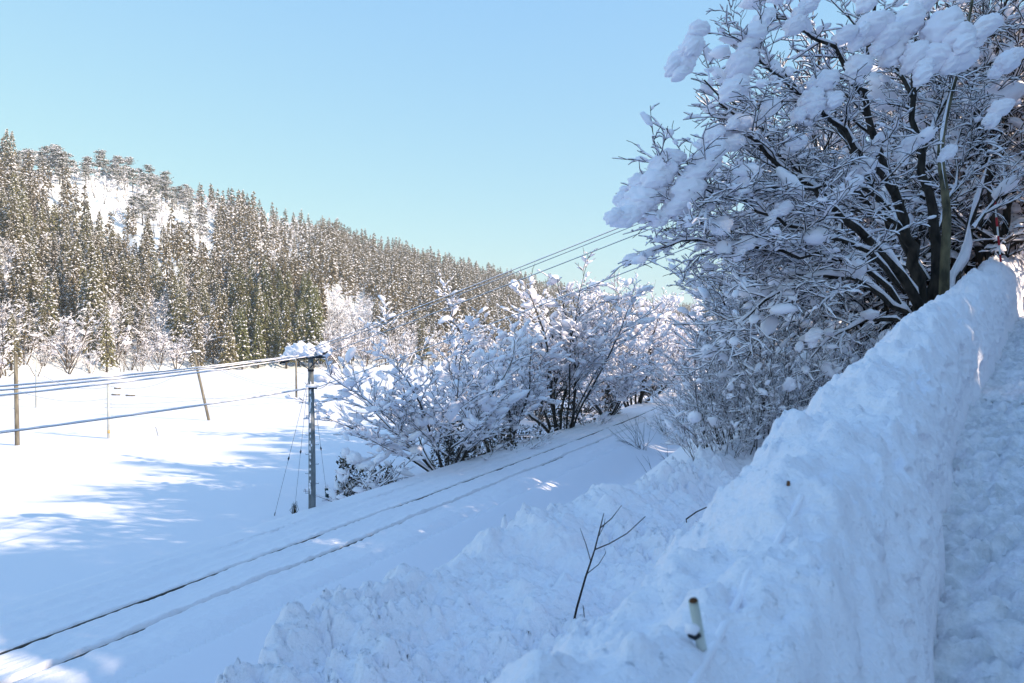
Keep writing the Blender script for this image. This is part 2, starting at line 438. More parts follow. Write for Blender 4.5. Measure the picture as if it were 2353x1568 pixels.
def build_road():
    ys = np.concatenate([np.arange(-3, 8, 0.022), np.arange(8, 24, 0.05), np.arange(24, 60, 0.3)])
    xs = road_x(ys); dx = np.gradient(xs, ys); L = np.sqrt(1 + dx * dx); tx, ty = dx / L, 1 / L
    s = np.concatenate([[0], np.cumsum(np.hypot(np.diff(xs), np.diff(ys)))])
    e = np.concatenate([np.linspace(-0.15, 2.6, 120), np.linspace(2.7, 5.8, 40)])
    E, S = np.meshgrid(e, s)
    X = xs[:, None] + ty[:, None] * E; Y = ys[:, None] - tx[:, None] * E
    Z = road_z(ys)[:, None] + 0 * E
    Z = Z + 0.04 * fbm(S * 1.3, E * 1.8, 3, 51) + 0.05 * clods(S * 4.6, E * 5.2, 52, 0.5) + 0.075 * clods(S * 11, E * 12, 54, 0.55) + 0.07 * clods(S * 19, E * 20, 55, 0.6)
    pits = 0.10 * np.clip(fbm(S * 5.5, E * 6.0, 3, 57) - 0.25, 0, 1) + 0.05 * clods(S * 12.3, E * 12.9, 59, 0.3)
    Z = Z - pits + 0.02 * fbm(S * 3.5, E * 4.0, 3, 60) - 0.02 + 0.012 * fbm(S * 9, E * 9, 3, 58) - 0.03
    o = link('road', grid_mesh('road', X, Y, Z), M['snow_trodden']); tag(o, None, None, kind='structure')

def build_bank():
    ys = np.concatenate([np.arange(-2.5, 7, 0.018), np.arange(7, 14, 0.03), np.arange(14, 34, 0.08)])
    xs = road_x(ys); dx = np.gradient(xs, ys); L = np.sqrt(1 + dx * dx); tx, ty = dx / L, 1 / L
    s = np.concatenate([[0], np.cumsum(np.hypot(np.diff(xs), np.diff(ys)))])
    pr = np.array([(-0.30, -0.45), (-0.02, -0.30), (0.05, -0.05), (0.075, 0.18), (0.06, 0.38), (0.09, 0.58), (0.16, 0.78), (0.28, 0.94), (0.46, 1.02), (0.68, 0.90), (0.88, 0.62), (1.10, 0.10), (1.35, -0.70), (1.75, -1.50), (2.50, -2.30)])
    ul = np.concatenate([[0], np.cumsum(np.hypot(np.diff(pr[:, 0]), np.diff(pr[:, 1])))])
    u = np.concatenate([np.linspace(0, ul[7], 95), np.linspace(ul[7], ul[12], 120)[1:], np.linspace(ul[12], ul[-1], 30)[1:]])
    U, S = np.meshgrid(u, s)
    hb = np.interp(ys, [-3, 2.5, 6, 10, 16, 24], [0.72, 0.74, 0.75, 0.90, 1.12, 1.3])[:, None]
    wob = 0.16 * vnoise(S / 1.6, 0 * S + 2, 61) + 0.08 * vnoise(S / 0.5, 0 * S + 4, 62)
    Ue = np.clip(U + wob * 0.6 * sm((U - ul[7]) / 0.8), 0, ul[-1])
    D = np.interp(U.ravel(), ul, pr[:, 0]).reshape(U.shape); Hh = np.interp(Ue.ravel(), ul, pr[:, 1]).reshape(U.shape)
    Z = road_z(ys)[:, None] + hb * Hh
    lump = 0.12 * vnoise(S / 0.95, U / 0.7, 64) + 0.075 * vnoise(S / 0.40, U / 0.34, 65) + 0.026 * fbm(S / 0.17, U / 0.15, 3, 66)
    cl = 0.08 * clods(S * 3.3, U * 3.3, 67, 0.4) + 0.06 * clods(S * 7, U * 7, 68, 0.30) + 0.045 * clods(S * 13, U * 13, 69, 0.28) + 0.03 * clods(S * 26, U * 26, 72, 0.25)
    wall = sm((ul[6] + 0.12 - U) / 0.15)                                                  # 1 on the cut wall, 0 on top
    Z = Z + (lump + cl) * (1 - wall) * (1 - 0.5 * sm((U - ul[9]) / 0.6))
    low = sm((Hh - 0.02) / 0.25)
    off = (0.07 * clods(S * 4.2, U * 4.2, 73, 0.4) + 0.05 * clods(S * 9, U * 9, 74, 0.4) + 0.04 * clods(S * 19, U * 19, 75, 0.5)) * wall * low + 0.035 * vnoise(S / 0.7, U / 0.6, 70) * wall
    off = off - 0.02 * wall
    X = xs[:, None] - ty[:, None] * (D + off); Y = ys[:, None] + tx[:, None] * (D + off)
    o = link('snow_bank', grid_mesh('snow_bank', X, Y, Z), M['snow_lump'])
    tag(o, 'long rounded bank of ploughed snow along the edge of the trodden road', 'snow bank')
    return o

CREST = [(-3.6, 1.2, -2.75), (-2.9, 3.6, -2.55)] + [P(*c) for c in ((549, 1544, 5.7), (724, 1427, 6.4), (881, 1331, 7.1), (951, 1296, 7.5), (1067, 1264, 8.0), (1144, 1216, 8.6), (1224, 1170, 9.2), (1372, 1123, 10.3), (1455, 1118, 10.9), (1504, 1089, 11.3), (1591, 1058, 12.2), (1658, 1023, 12.8), (1860, 955, 16.0))] + [(8.6, 20.5, -0.9)]
def build_heap():
    C = np.array(CREST); sl = np.concatenate([[0], np.cumsum(np.linalg.norm(np.diff(C[:, :2], axis=0), axis=1))])
    fx, fy, fz = _spline(sl, C[:, 0]), _spline(sl, C[:, 1]), _spline(sl, C[:, 2])
    s = np.concatenate([np.arange(0, 14, 0.022), np.arange(14, sl[-1], 0.05)])
    e = np.concatenate([np.linspace(-2.6, -0.6, 50), np.linspace(-0.57, 3.9, 190)])
    cx, cy, cz = fx(s), fy(s), fz(s)
    ks = 25
    def smooth(a): return np.interp(s, np.linspace(0, sl[-1], 16), np.interp(np.linspace(0, sl[-1], 16), s, a))
    tx = np.gradient(smooth(cx), s); ty = np.gradient(smooth(cy), s)
    ker = np.ones(161) / 161
    tx = np.convolve(np.pad(tx, 80, 'edge'), ker, 'valid'); ty = np.convolve(np.pad(ty, 80, 'edge'), ker, 'valid')
    L = np.hypot(tx, ty); tx /= L; ty /= L
    E, S = np.meshgrid(e, s)
    X = cx[:, None] + ty[:, None] * E; Y = cy[:, None] - tx[:, None] * E
    inner = road_z(Y) - 1.68
    zc = cz[:, None] + 0 * E
    Z = np.where(E < 0, zc - 0.75 * (-E) ** 1.15, zc + (inner - zc) * sm(E / 2.6) - 0.16 * np.sin(np.clip(E / 2.2, 0, 1) * math.pi))
    big = 0.16 * vnoise(S / 1.1, E / 0.9, 81) + 0.14 * vnoise(S / 0.5, E / 0.5, 82)
    wx = 0.12 * vnoise(S * 3.1, E * 3.1, 91); wy = 0.12 * vnoise(S * 3.1, E * 3.1, 92)
    cl = 0.17 * clods((S + wx) * 2.6, (E + wy) * 2.6, 83, 0.5) + 0.15 * clods((S + wx) * 5, (E + wy) * 5, 85, 0.55) + 0.13 * clods((S + wx * .5) * 10, (E + wy * .5) * 10, 86, 0.55) + 0.085 * clods(S * 19, E * 19, 87, 0.5) + 0.04 * clods(S * 34, E * 34, 93, 0.5)
    dirtz = sm((vnoise(S / 2.2, E / 1.2, 88) + 0.25) / 0.5)
    amp = np.where(E > -0.3, 0.55 + 0.55 * dirtz, 0.55)
    Z = Z + (big + cl * amp) * (0.2 + 0.8 * sm((E + 2.2) / 1.5)) - 0.12 + 0.012 * fbm(S * 12, E * 12, 3, 89)
    dxy = 0.05 * vnoise(S / 0.3, E / 0.3, 90)
    o = link('snow_heap', grid_mesh('snow_heap', X + dxy, Y + dxy, Z), M['snow_lump'])
    tag(o, 'low ridge of broken lumpy snow below the bank, above the railway', 'snow heap')
build_road(); BANK = build_bank(); build_heap()

# ------------------------------------------------------------------ poles and wires
def wire_pts(a, b, sag, n=40, t0=0.0, t1=1.0):
    t = np.linspace(t0, t1, n); a = np.array(a); b = np.array(b)
    p = a[None] * (1 - t)[:, None] + b[None] * t[:, None]
    p[:, 2] -= sag * 4 * t * (1 - t)
    return p

def wire(name, a, b, sag, rad, label, cat, mat, group=None, snow=0.0, seed=1, n=60, t0=0.0, t1=1.0):
    pts = wire_pts(a, b, sag, n, t0, t1)
    base = pts[0].copy(); pts = pts - base
    o = build(name, [rod(pts, rad, 6)], mat); o.location = base
    tag(o, label, cat, group)
    if snow:
        rng = np.random.default_rng(seed)
        fine = wire_pts(a, b, sag, n * 4, t0, t1) - base
        s = np.linspace(0, 40, len(fine))
        h = snow * np.clip(0.65 + 0.8 * vnoise(s * 1.3, s * 0 + seed, seed) + 0.3 * vnoise(s * 5, s * 0 + seed, seed + 1), 0.0, 1.6)
        T = np.gradient(fine, axis=0); T /= np.linalg.norm(T, axis=1, keepdims=True)
        S = np.cross(T, [0, 0, 1.0]); S /= np.linalg.norm(S, axis=1, keepdims=True); U = np.cross(S, T)
        ang = np.array([0.0, 0.25, 0.5, 0.75, 1.0, 1.5]) * math.pi
        wx = (rad + 0.35 * h); V = fine[:, None] + S[:, None] * (np.cos(ang)[None, :, None] * wx[:, None, None]) + U[:, None] * (np.where(np.sin(ang) > 0, np.sin(ang)[None] * (rad + h)[:, None], np.sin(ang)[None] * rad * 0.5))[..., None]
        k = len(ang); idx = np.arange(len(fine) * k).reshape(-1, k)
        q = np.stack([idx[:-1], np.roll(idx[:-1], -1, 1), np.roll(idx[1:], -1, 1), idx[1:]], -1).reshape(-1, 4)
        link('snow_cover', mesh_np('snow_cover', V.reshape(-1, 3), [q]), M['snow_tree'], o)
    return o

def main_pole():
    bx, by, _ = P(717, 1157, 29.6); bz = gz(bx, by)
    t = empty('utility_pole', (bx, by, bz)); tag(t, 'tall grey concrete utility pole beside the track with snow heaped on its crossarm', 'utility pole')
    top = (787 - 818) / F * 29.6 - bz
    build('shaft', [rod([(0, 0, -0.4), (0, 0, top * 0.25), (-0.02, 0, top * 0.6), (-0.055, 0, top)], [0.135, 0.132, 0.112, 0.095], 16)], M['concrete'], t)
    rng = np.random.default_rng(5)
    # strip of wind-blown snow down the shaft
    parts = []
    for z in np.arange(0.35, top - 0.9, 0.11):
        if rng.random() < 0.62:
            parts += clumps([(-0.035 + rng.normal(0, 0.012), -0.122 + 0.035 * z / top, z)], np.array([0.0]), np.array([0.0]), [(0.022 + 0.02 * rng.random(), 0.02, 0.075 + 0.04 * rng.random())], ICO2, rng)
    build('snow_streak', parts, M['snow_tree'], t)
    for i, z in enumerate(np.arange(0.55, top - 1.0, 0.36)):
        sgn = 1 if i % 2 else -1; x0 = sgn * (0.13 - 0.03 * z / top)
        build('step_bolt', [rod([(x0 * 0.8, 0, z), (x0 + sgn * 0.12, 0, z), (x0 + sgn * 0.125, 0, z + 0.03)], 0.009, 6)], M['iron'], t)
    # crossarm: lies obliquely, seen nearly along the wires
    az = R(-6); ca, sa = math.cos(az), math.sin(az)
    def arm(u, v, w): return (u * ca - v * sa - 0.06, u * sa + v * ca, top - 0.02 + w + 0.035 * u)
    for v in (-0.14, 0.14):
        build('crossarm', [rod([arm(-0.72, v, -0.02), arm(0.62, v, -0.02)], 0.042, 4)], M['iron'], t, False)
    build('brace', [rod([arm(-0.52, -0.1, -0.04), (-0.06, -0.10, top - 0.52)], 0.018, 6)], M['iron'], t)
    build('brace', [rod([arm(0.40, -0.1, -0.04), (-0.04, -0.10, top - 0.42)], 0.018, 6)], M['iron'], t)
    build('band', [rod([(-0.045, 0, top - 0.56), (-0.045, 0, top - 0.48)], 0.115, 16)], M['iron'], t)
    att = []
    for u in (-0.66, -0.36, 0.22, 0.54):
        p = arm(u, -0.14, 0.05)
        build('insulator', [rod([(p[0], p[1], p[2] - 0.07), (p[0], p[1], p[2] - 0.02), (p[0], p[1], p[2] + 0.0), (p[0], p[1], p[2] + 0.05), (p[0], p[1], p[2] + 0.06), (p[0], p[1], p[2] + 0.11)], [0.02, 0.05, 0.035, 0.06, 0.03, 0.045], 10)], M['ceramic'], t)
        att.append((bx + p[0], by + p[1], bz + p[2]))
    build('strain_link', [rod([arm(-0.75, -0.2, -0.12), arm(-0.95, -0.3, -0.16), arm(-1.05, -0.35, -0.2)], [0.03, 0.05, 0.03], 8)], M['iron'], t)
    build('strain_link', [rod([arm(0.4, -0.2, 0.0), arm(0.6, -0.22, 0.1), arm(0.75, -0.25, 0.17)], [0.03, 0.05, 0.03], 8)], M['iron'], t)
    for (u, v, w, a, b, c) in ((-0.70, -0.05, 0.14, 0.32, 0.26, 0.30), (-0.36, 0.0, 0.22, 0.34, 0.30, 0.34), (0.0, -0.05, 0.18, 0.30, 0.26, 0.30), (0.54, -0.02, 0.2, 0.28, 0.24, 0.32), (-0.92, -0.22, -0.02, 0.17, 0.14, 0.13), (0.75, -0.16, 0.10, 0.12, 0.11, 0.10)):
        build('snow_cap', clumps([arm(u, v, w)], np.array([rng.uniform(-.5, .5)]), np.array([rng.uniform(-.15, .15)]), [(a, b, c)], ICO4, rng), M['snow_tree'], t)
    zb = top - (890 - 818) / F * 29.6
    build('cable_clamp', [rod([(-0.03, -0.05, zb - 0.05), (-0.03, -0.05, zb + 0.06)], 0.125, 14), rod([(-0.22, -0.1, zb - 0.02), (0.2, -0.1, zb - 0.02)], 0.02, 6)], M['iron'], t)
    build('snow_cap', clumps([(0.03, -0.08, zb + 0.06)], np.array([0.1]), np.array([0.05]), [(0.25, 0.15, 0.085)], ICO2, rng), M['snow_tree'], t)
    return t, att, (bx, by, bz), top, zb
POLE, ATT, PB, PTOP, ZB = main_pole()

def dirpt(p, dx, dy, dz): return (p[0] + dx, p[1] + dy, p[2] + dz)
LEFT = (-0.41 * 34, -34.0)
G_W = 'power lines strung from the concrete pole'
# to the left: the line follows the railway
for k, (i, zend, lab, rad, sn) in enumerate(((0, -1.35, 'upper snow-carrying power line running left from the pole crossarm', 0.019, 0.016), (1, -1.55, 'middle snow-carrying power line running left from the pole crossarm', 0.019, 0.014), (2, -1.9, 'lowest of the three snow-carrying power lines running left from the crossarm', 0.017, 0.018))):
    a = ATT[i]; b = (a[0] + LEFT[0] - 0.15 * k, a[1] + LEFT[1], -0.62 - 0.12 * k)
    wire('power_line', a, b, 0.62 + 0.05 * k, rad, lab, 'power line', M['cable'], G_W, sn, 10 + k)
a = (PB[0] - 0.1, PB[1] - 0.1, PB[2] + ZB - 0.02)
wire('communication_cable', a, (a[0] + LEFT[0], a[1] + LEFT[1], -1.85), 0.42, 0.023, 'thick cable low on the pole running left with ridges of snow', 'cable', M['cable'], None, 0.026, 30)
# to the right: up the slope into the big tree
for k, (i, e, lab) in enumerate(((0, P(1800, 352, 24.5), 'uppermost dark power line climbing right from the pole into the tree'), (1, P(1800, 362, 24.6), 'second dark power line climbing right just under the uppermost one'), (3, P(1800, 386, 24.8), 'third dark power line climbing right, lowest of the steep lines'))):
    a = np.array(ATT[i]); e = np.array(e); b = a + (e - a) * 2.3
    wire('power_line', a, b, 0.25, 0.0145 if k != 1 else 0.012, lab, 'power line', M['cable'], G_W, 0.014 if k == 0 else 0.006, 20 + k, 80)
a = np.array((PB[0] + 0.1, PB[1] - 0.1, PB[2] + ZB - 0.02)); e = np.array(P(1440, 596, 25.0)); b = a + (e - a) * 2.6
wire('communication_cable', a, b, 0.4, 0.014, 'dark cable climbing right from the clamp low on the pole', 'cable', M['cable'], None, 0.008, 33, 80)
wire('drop_cable', P(700, 878, 29.6), P(760, 873, 29.2), 0.28, 0.009, 'slack loop of cable hanging by the pole clamp', 'cable', M['cable'], None, 0, 1, 20)

def guy(px, py, tx, ty, label, grp='guy wires staying the concrete pole'):
    Y = 29.0
    for _ in range(6):
        x, y, z = P(px, py, Y); g = gz(x, y); Y += (z - g) / max(0.05, (py - 787) / F) * 0.8
    base = P(px, py, Y); top = P(tx, ty, 29.55)
    base = (base[0], base[1], gz(base[0], base[1]) - 0.05)
    o = build('guy_wire', [rod([np.subtract(base, base), np.subtract(top, base)], 0.0075, 5)], M['cable_grey'])
    o.location = base; tag(o, label, 'guy wire', grp)
    v = np.subtract(top, base)
    build('insulator', [rod([v * 0.46, v * 0.475, v * 0.49], [0.015, 0.04, 0.015], 8)], M['iron'], o)
    build('ground_rod', [rod([v * -0.02, v * 0.035], 0.02, 6)], M['iron'], o)
    return base
guy(630, 1183, 706, 880, 'outermost guy wire left of the pole, with a dark anchor rod')
guy(677, 1166, 709, 860, 'inner guy wire left of the pole, ending in a ragged clump')
gb = guy(752, 1146, 716, 860, 'guy wire right of the pole ending in a dark green sleeve')
x, y, z = gb
t = empty('cable_guard', (x, y, gz(x, y))); tag(t, 'short dark green sleeve topped with snow around a guy wire foot', 'cable guard')
build('sleeve', [rod([(0, 0, -0.2), (-0.02, 0, 0.25), (-0.05, 0, 0.58)], 0.085, 12)], M['green'], t)
build('strap', [rod([(-0.025, 0, 0.28), (-0.03, 0, 0.31)], 0.092, 12)], M['ceramic'], t)
build('snow_cap', clumps([(-0.05, 0, 0.6)], np.array([0.]), np.array([0.]), [(0.12, 0.11, 0.12)], ICO2, np.random.default_rng(1)), M['snow_tree'], t)
x, y, z = P(676, 1163, 29.2); g0 = gz(x, y)
rng = np.random.default_rng(8)
o = build('dead_vine', [rod([(rng.normal(0, .03), rng.normal(0, .03), -0.1), (rng.normal(0, .06), rng.normal(0, .05), 0.22), (rng.normal(0.03, .05), 0, 0.35 + 0.25 * rng.random())], [0.012, 0.01, 0.004], 5) for _ in range(16)], M['leafdark'])
o.location = (x, y, g0); tag(o, 'ragged dead vine clinging to the foot of a guy wire', 'vine')

# poles out on the field
FP = {}
def field_pole(key, bpx, bpy_, tpx, tpy, rad, mat, label, topkind):
    Y = 60.0
    for _ in range(8):
        x, y, z = P(bpx, bpy_, Y); Y += (z - gz(x, y)) / ((bpy_ - 787) / F) * 0.9
    b = P(bpx, bpy_, Y); tp = P(tpx, tpy, Y + 0.3); g = gz(b[0], b[1])
    t = empty('field_pole', (b[0], b[1], g)); tag(t, label, 'pole', 'slender poles across the snowfield')
    v = np.subtract(tp, (b[0], b[1], g))
    build('shaft', [rod([-0.08 * v, 0.5 * v, v], [rad, rad * 0.88, rad * 0.74], 12)], mat, t)
    if topkind in ('arm', 'three'):
        zs = [0.97] if topkind == 'arm' else [0.96]
        for f in zs:
            c = v * f
            build('crossarm', [rod([c + np.array((-0.75, 0.1, -0.1)), c + np.array((0.75, -0.1, 0.12))], 0.05, 4)], mat, t, False)
            for u in (-0.6, 0, 0.6):
                build('insulator', [rod([c + np.array((u, 0, 0.02)), c + np.array((u, 0, 0.2))], 0.045, 8)], M['ceramic'], t)
            build('snow_cap', clumps([c + np.array((0.3, 0, 0.16)), c + np.array((-0.45, 0, 0.08))], np.array([0., 0.3]), np.array([0., 0.1]), [(0.42, 0.16, 0.12), (0.3, 0.14, 0.1)], ICO2, rng), M['snow_tree'], t)
    if topkind == 'boxes':
        for (u, w, l) in ((0.75, -0.42, 0.5), (0.62, -0.92, 0.65), (1.75, -0.98, 0.7)):
            build('cable_closure', [rod([v + np.array((u - l / 2, 0, w)), v + np.array((u + l / 2, 0, w))], 0.065, 8)], M['wood'], t)
            build('snow_cap', clumps([v + np.array((u, 0, w + 0.07))], np.array([0.]), np.array([0.]), [(l / 2, 0.08, 0.05)], ICO2, rng), M['snow_tree'], t)
        for f in (0.09, 0.12):
            build('band', [rod([v * f, v * (f + 0.02)], rad + 0.006, 12)], M['yellow'], t)
        for f in (0.55, 0.62, 0.69):
            build('step_bolt', [rod([v * f + np.array((-0.3, 0, 0)), v * f + np.array((0.3, 0, 0))], 0.012, 5)], M['iron'], t)
    if topkind == 'steps':
        for f in (0.40, 0.50, 0.60, 0.7, 0.8):
            build('step_bolt', [rod([v * f, v * f + np.array((0.3 if int(f * 10) % 2 else -0.3, 0, 0))], 0.014, 5)], M['iron'], t)
    FP[key] = (np.array((b[0], b[1], g)), v)
    return t
field_pole('A', 40, 1022, 36, 812, 0.17, M['wood'], 'brown wooden pole standing nearest the left end of the snowfield', 'steps')
field_pole('B', 83, 936, 84, 822, 0.11, M['palepole'], 'thin pale pole far back near the forest edge at the left', 'none')
field_pole('C', 250, 1006, 248, 879, 0.105, M['palepole'], 'short pale concrete pole with yellow bands and cable closures', 'boxes')
field_pole('D', 480, 965, 444, 806, 0.14, M['wood'], 'wooden pole leaning strongly left with a snowy crossarm', 'arm')
field_pole('E', 681, 916, 680, 828, 0.15, M['wood'], 'upright pole far behind the concrete pole, just left of it', 'none')
field_pole('G', 798, 921, 781, 834, 0.14, M['palepole'], 'leaning pale pole far back beside the snowy mid tree', 'arm')
def fpt(k, f, dx=0.0): b, v = FP[k]; return b + v * f + np.array((dx, 0, 0))
spans = [('A', 0.98, 'C', 0.93, 1.0, 'thin field wire sagging between the wooden pole and the banded pole'),
         ('A', 0.60, 'C', 0.72, 0.5, 'lower field wire between the wooden pole and the banded pole'),
         ('C', 0.95, 'D', 0.86, 1.1, 'thin field wire from the banded pole up to the leaning pole'),
         ('C', 0.60, 'E', 0.36, 0.5, 'low field wire from the banded pole toward the upright far pole'),
         ('C', 0.55, 'G', 0.20, 0.55, 'lowest field wire running right from the banded pole'),
         ('C', 0.80, 'G', 0.30, 0.7, 'upper of the field wires running right from the banded pole'),
         ('D', 0.96, 'E', 0.45, 1.2, 'sagging field wire from the leaning pole crossarm to the upright pole'),
         ('D', 0.90, 'G', 0.55, 1.9, 'deeply sagging field wire from the leaning pole to the far pale pole'),
         ('D', 0.80, 'B', 0.55, 0.6, 'long field wire from the leaning pole back to the thin pale pole'),
         ('E', 0.70, 'G', 0.85, 0.5, 'short field wire rising from the upright pole to the far pale pole')]
for k, (a, fa, b, fb, sag, lab) in enumerate(spans):
    wire('field_wire', fpt(a, fa), fpt(b, fb), sag, 0.011, lab, 'wire', M['cable_grey'], 'thin wires across the snowfield', 0, 1, 30)
for k, (f, z) in enumerate(((0.95, -2.6), (0.55, -5.3))):
    wire('field_wire', fpt('A', f), np.array((-62.0, 40.0 + 6 * k, z)), 0.5, 0.012, ('upper' if k == 0 else 'lower') + ' field wire running left out of view from the wooden pole', 'wire', M['cable_grey'], 'thin wires across the snowfield', 0, 1, 30)
for k, (f, z) in enumerate(((0.9, -2.8), (0.35, -5.0))):
    wire('field_wire', fpt('G', f), np.array((28.0, 112.0, z)), 1.0, 0.012, ('upper' if k == 0 else 'lower') + ' field wire running right behind the snowy trees from the far pale pole', 'wire', M['cable_grey'], 'thin wires across the snowfield', 0, 1, 30)
x, y, z = P(365, 1000, 60)
x, y, z = P(364, 985, 62); g0 = gz(x, y)
o = build('marker_stake', [rod([(0, 0, -0.1), (-0.22, 0, 0.72)], 0.022, 6)], M['wood']); o.location = (x, y, g0); tag(o, 'thin short stake leaning in the open snowfield', 'stake')

# ------------------------------------------------------------------ snow pole, guard fence, twigs in the foreground
def bank_z(x, y):
    best = None
    for dz in (0,):
        hit, loc, nrm, idx = BANK.ray_cast(Vector((x, y, 20)), Vector((0, 0, -1)))
        return loc.z if hit else gz(x, y)
bpy.context.view_layer.update()
def snow_pole():
    Y = 16.2; x, y, z0 = P(2299, 606, Y); z0 = min(z0, bank_z(x, y) + 0.05); x2, _, z2 = P(2284, 456, Y)
    t = empty('snow_pole', (x, y, z0)); tag(t, 'slim red and white striped snow marker pole on the far bank', 'snow pole')
    v = np.array((x2 - x, 0.0, z2 - z0)); n = 7
    build('shaft', [rod([-0.5 * v, v * 0.999], 0.017, 10)], M['white'], t)
    for k in range(n):
        if k % 2 == 0:
            a, b = 1 - k / n, 1 - (k + 1) / n
            build('red_band', [rod([v * b, v * a], 0.021, 10)], M['red'], t)
snow_pole()

def polyray(px, py, d0=1.0, d1=14):
    """where the line of sight first meets the bank"""
    v = Vector(P(px, py, 1.0)).normalized()
    hit, loc, n, i = BANK.ray_cast(Vector((0, 0, 0)) + v * 0.3, v)
    return np.array(loc) if hit else np.array(v) * 4
def guard():
    a = polyray(1612, 1492); v = np.array(P(1592, 1378, a[1] - 0.05)) - a
    t = empty('guard_post', tuple(a)); tag(t, 'weathered greenish white guard post with a rusty top poking from the bank', 'guard post')
    v = v * 1.02
    build('shaft', [rod([-v * 1.2, v * 0.0, v * 0.97], [0.0115, 0.011, 0.0102], 12)], M['greenpost'], t)
    build('rusty_end', [rod([v * 0.95, v * 0.985, v + np.array((-0.002, 0, 0.002))], [0.0104, 0.0085, 0.002], 12)], M['rust'], t)
    p = v * 0.38
    build('hook', [rod([p + np.array(q) for q in ((0, -0.012, -0.004), (-0.012, -0.018, -0.009), (-0.022, -0.018, -0.004), (-0.026, -0.018, 0.008))], [0.005, 0.005, 0.005, 0.004], 8)], M['iron'], t)
    build('snow_cap', clumps([p + np.array((-0.018, -0.018, 0.01))], np.array([0.]), np.array([0.]), [(0.016, 0.016, 0.014)], ICO2, rng), M['snow_tree'], t)
    # snow-coated cable of the guard fence
    pts = [polyray(*c) for c in ((1590, 1562), (1640, 1478), (1690, 1385), (1735, 1300), (1770, 1245), (1800, 1200), (1840, 1150))]
    pts = np.array(pts); pts[:, 2] += 0.0
    c = pts.mean(0); ln = pts - c
    tt = np.linspace(0, 1, 7); cf = [np.polyfit(tt, pts[:, k], 2) for k in range(3)]
    f2 = np.linspace(-0.05, 1.03, 60); line = np.stack([np.polyval(cf[k], f2) for k in range(3)], -1)
    zz = np.array([bank_z(p[0], p[1]) for p in line]); line[:, 2] = zz - 0.0045
    from_ = line[0].copy()
    k = np.ones(9) / 9
    for j in range(3): line[:, j] = np.convolve(np.pad(line[:, j], 4, 'edge'), k, 'valid')
    o = build('guard_cable', [rod(line - from_, 0.010, 10)], M['snow_tree']); o.location = from_
    tag(o, 'snow-coated guard cable stretched along the crest of the bank', 'cable')
    p = polyray(1806, 1112)
    o = build('fence_stub', [rod([(0, 0, -0.1), (0.004, -0.01, 0.012)], 0.006, 8)], M['rust']); o.location = p; tag(o, 'tip of a buried rusty fence post in a small hole in the bank', 'post')
guard()

def twig_thing(name, base, strokes, label, cat, mat='twig', k=6, group=None):
    base = np.array(base, float)
    o = build(name, [rod([np.array(p) - base for p in pts], rad, k) for pts, rad in strokes], M[mat])
    o.location = base; tag(o, label, cat, group); return o
Y = 6.6
def Q(px, py, dy=0.0): return P(px, py, Y + dy)
twig_thing('sapling', Q(1319, 1424), [([Q(1315, 1440), Q(1325, 1395), Q(1345, 1325), Q(1366, 1262, .05), Q(1378, 1215, .08), Q(1387, 1178, .1)], [0.010, 0.010, 0.009, 0.007, 0.006, 0.003]),
    ([Q(1366, 1262, .05), Q(1400, 1248, -.1), Q(1440, 1225, -.25), Q(1482, 1186, -.4)], [0.006, 0.005, 0.004, 0.003]),
    ([Q(1356, 1286), Q(1346, 1250, .1), Q(1332, 1212, .2)], [0.004, 0.004, 0.002]),
    ([Q(1379, 1212, .08), Q(1405, 1190, 0), Q(1428, 1160, -.1)], [0.005, 0.004, 0.002]),
    ([Q(1350, 1316), Q(1375, 1296, .15), Q(1391, 1270, .25), Q(1388, 1258, .25)], [0.004, 0.003, 0.003, 0.0015]),
    ([Q(1376, 1230, .08), Q(1388, 1205, .15), Q(1390, 1190, .15)], [0.003, 0.003, 0.0015])],
    'bare dark forked sapling standing in the lumpy snow heap', 'sapling')
twig_thing('twig', Q(1341, 1422), [([Q(1343, 1428), Q(1341, 1405), Q(1339, 1390)], [0.005, 0.004, 0.003])], 'short upright twig tip right beside the sapling foot', 'twig')
Y = 7.4
twig_thing('twig', Q(1576, 1192), [([Q(1577, 1200), Q(1576, 1192), Q(1600, 1175), Q(1622, 1165), Q(1645, 1158)], [0.006, 0.007, 0.006, 0.005, 0.004])], 'dark fallen twig lying against the side of the bank', 'twig')
def stalks(px, py, Y0, n, hpx, spread, label, seed, name='grass_tuft', lean=0.0):
    r = np.random.default_rng(seed)
    Yb = Y0
    for _ in range(8):
        x, y, z = P(px, py, Yb); Yb = max(8.0, Yb + (z - gz(x, y)) / max(0.05, (py - 787) / F) * 0.7)
    base = np.array((x, y, gz(x, y))); L = hpx / F * Yb; st = []
    for _ in range(n):
        a = r.normal(lean, spread); b = r.normal(0, 0.3); l = L * r.uniform(0.5, 1.1); c = r.normal(0, 0.25)
        p0 = base + np.array((r.normal(0, .08 * L), r.normal(0, .08 * L), -0.1))
        p1 = p0 + l * 0.5 * np.array((math.sin(a), b, math.cos(a))); p2 = p1 + l * 0.5 * np.array((math.sin(a + c), b, math.cos(a + c)))
        st.append(([p0, p1, p2], [0.010, 0.008, 0.004]))
        if r.random() < 0.6:
            p3 = p1 + l * 0.3 * np.array((math.sin(a - 0.6), b, math.cos(a - 0.6))); st.append(([p1, p3], [0.006, 0.003]))
    return twig_thing(name, base, st, label, 'dry stalks', 'twig', 5)
stalks(1495, 1088, 40, 3, 90, 0.25, 'single dry stalk leaning left in front of the track slope', 1, lean=-0.4)
stalks(1470, 1030, 42, 26, 85, 0.55, 'fan of dry twiggy stalks leaning left beside the track', 2, lean=-0.55)
stalks(1530, 1000, 48, 24, 70, 0.5, 'dry stalk clump close to the right rail in the dip', 3, lean=-0.3)
stalks(1560, 965, 55, 22, 65, 0.5, 'dry stalk clump farthest up the dip beside the bushes', 4, lean=-0.2)
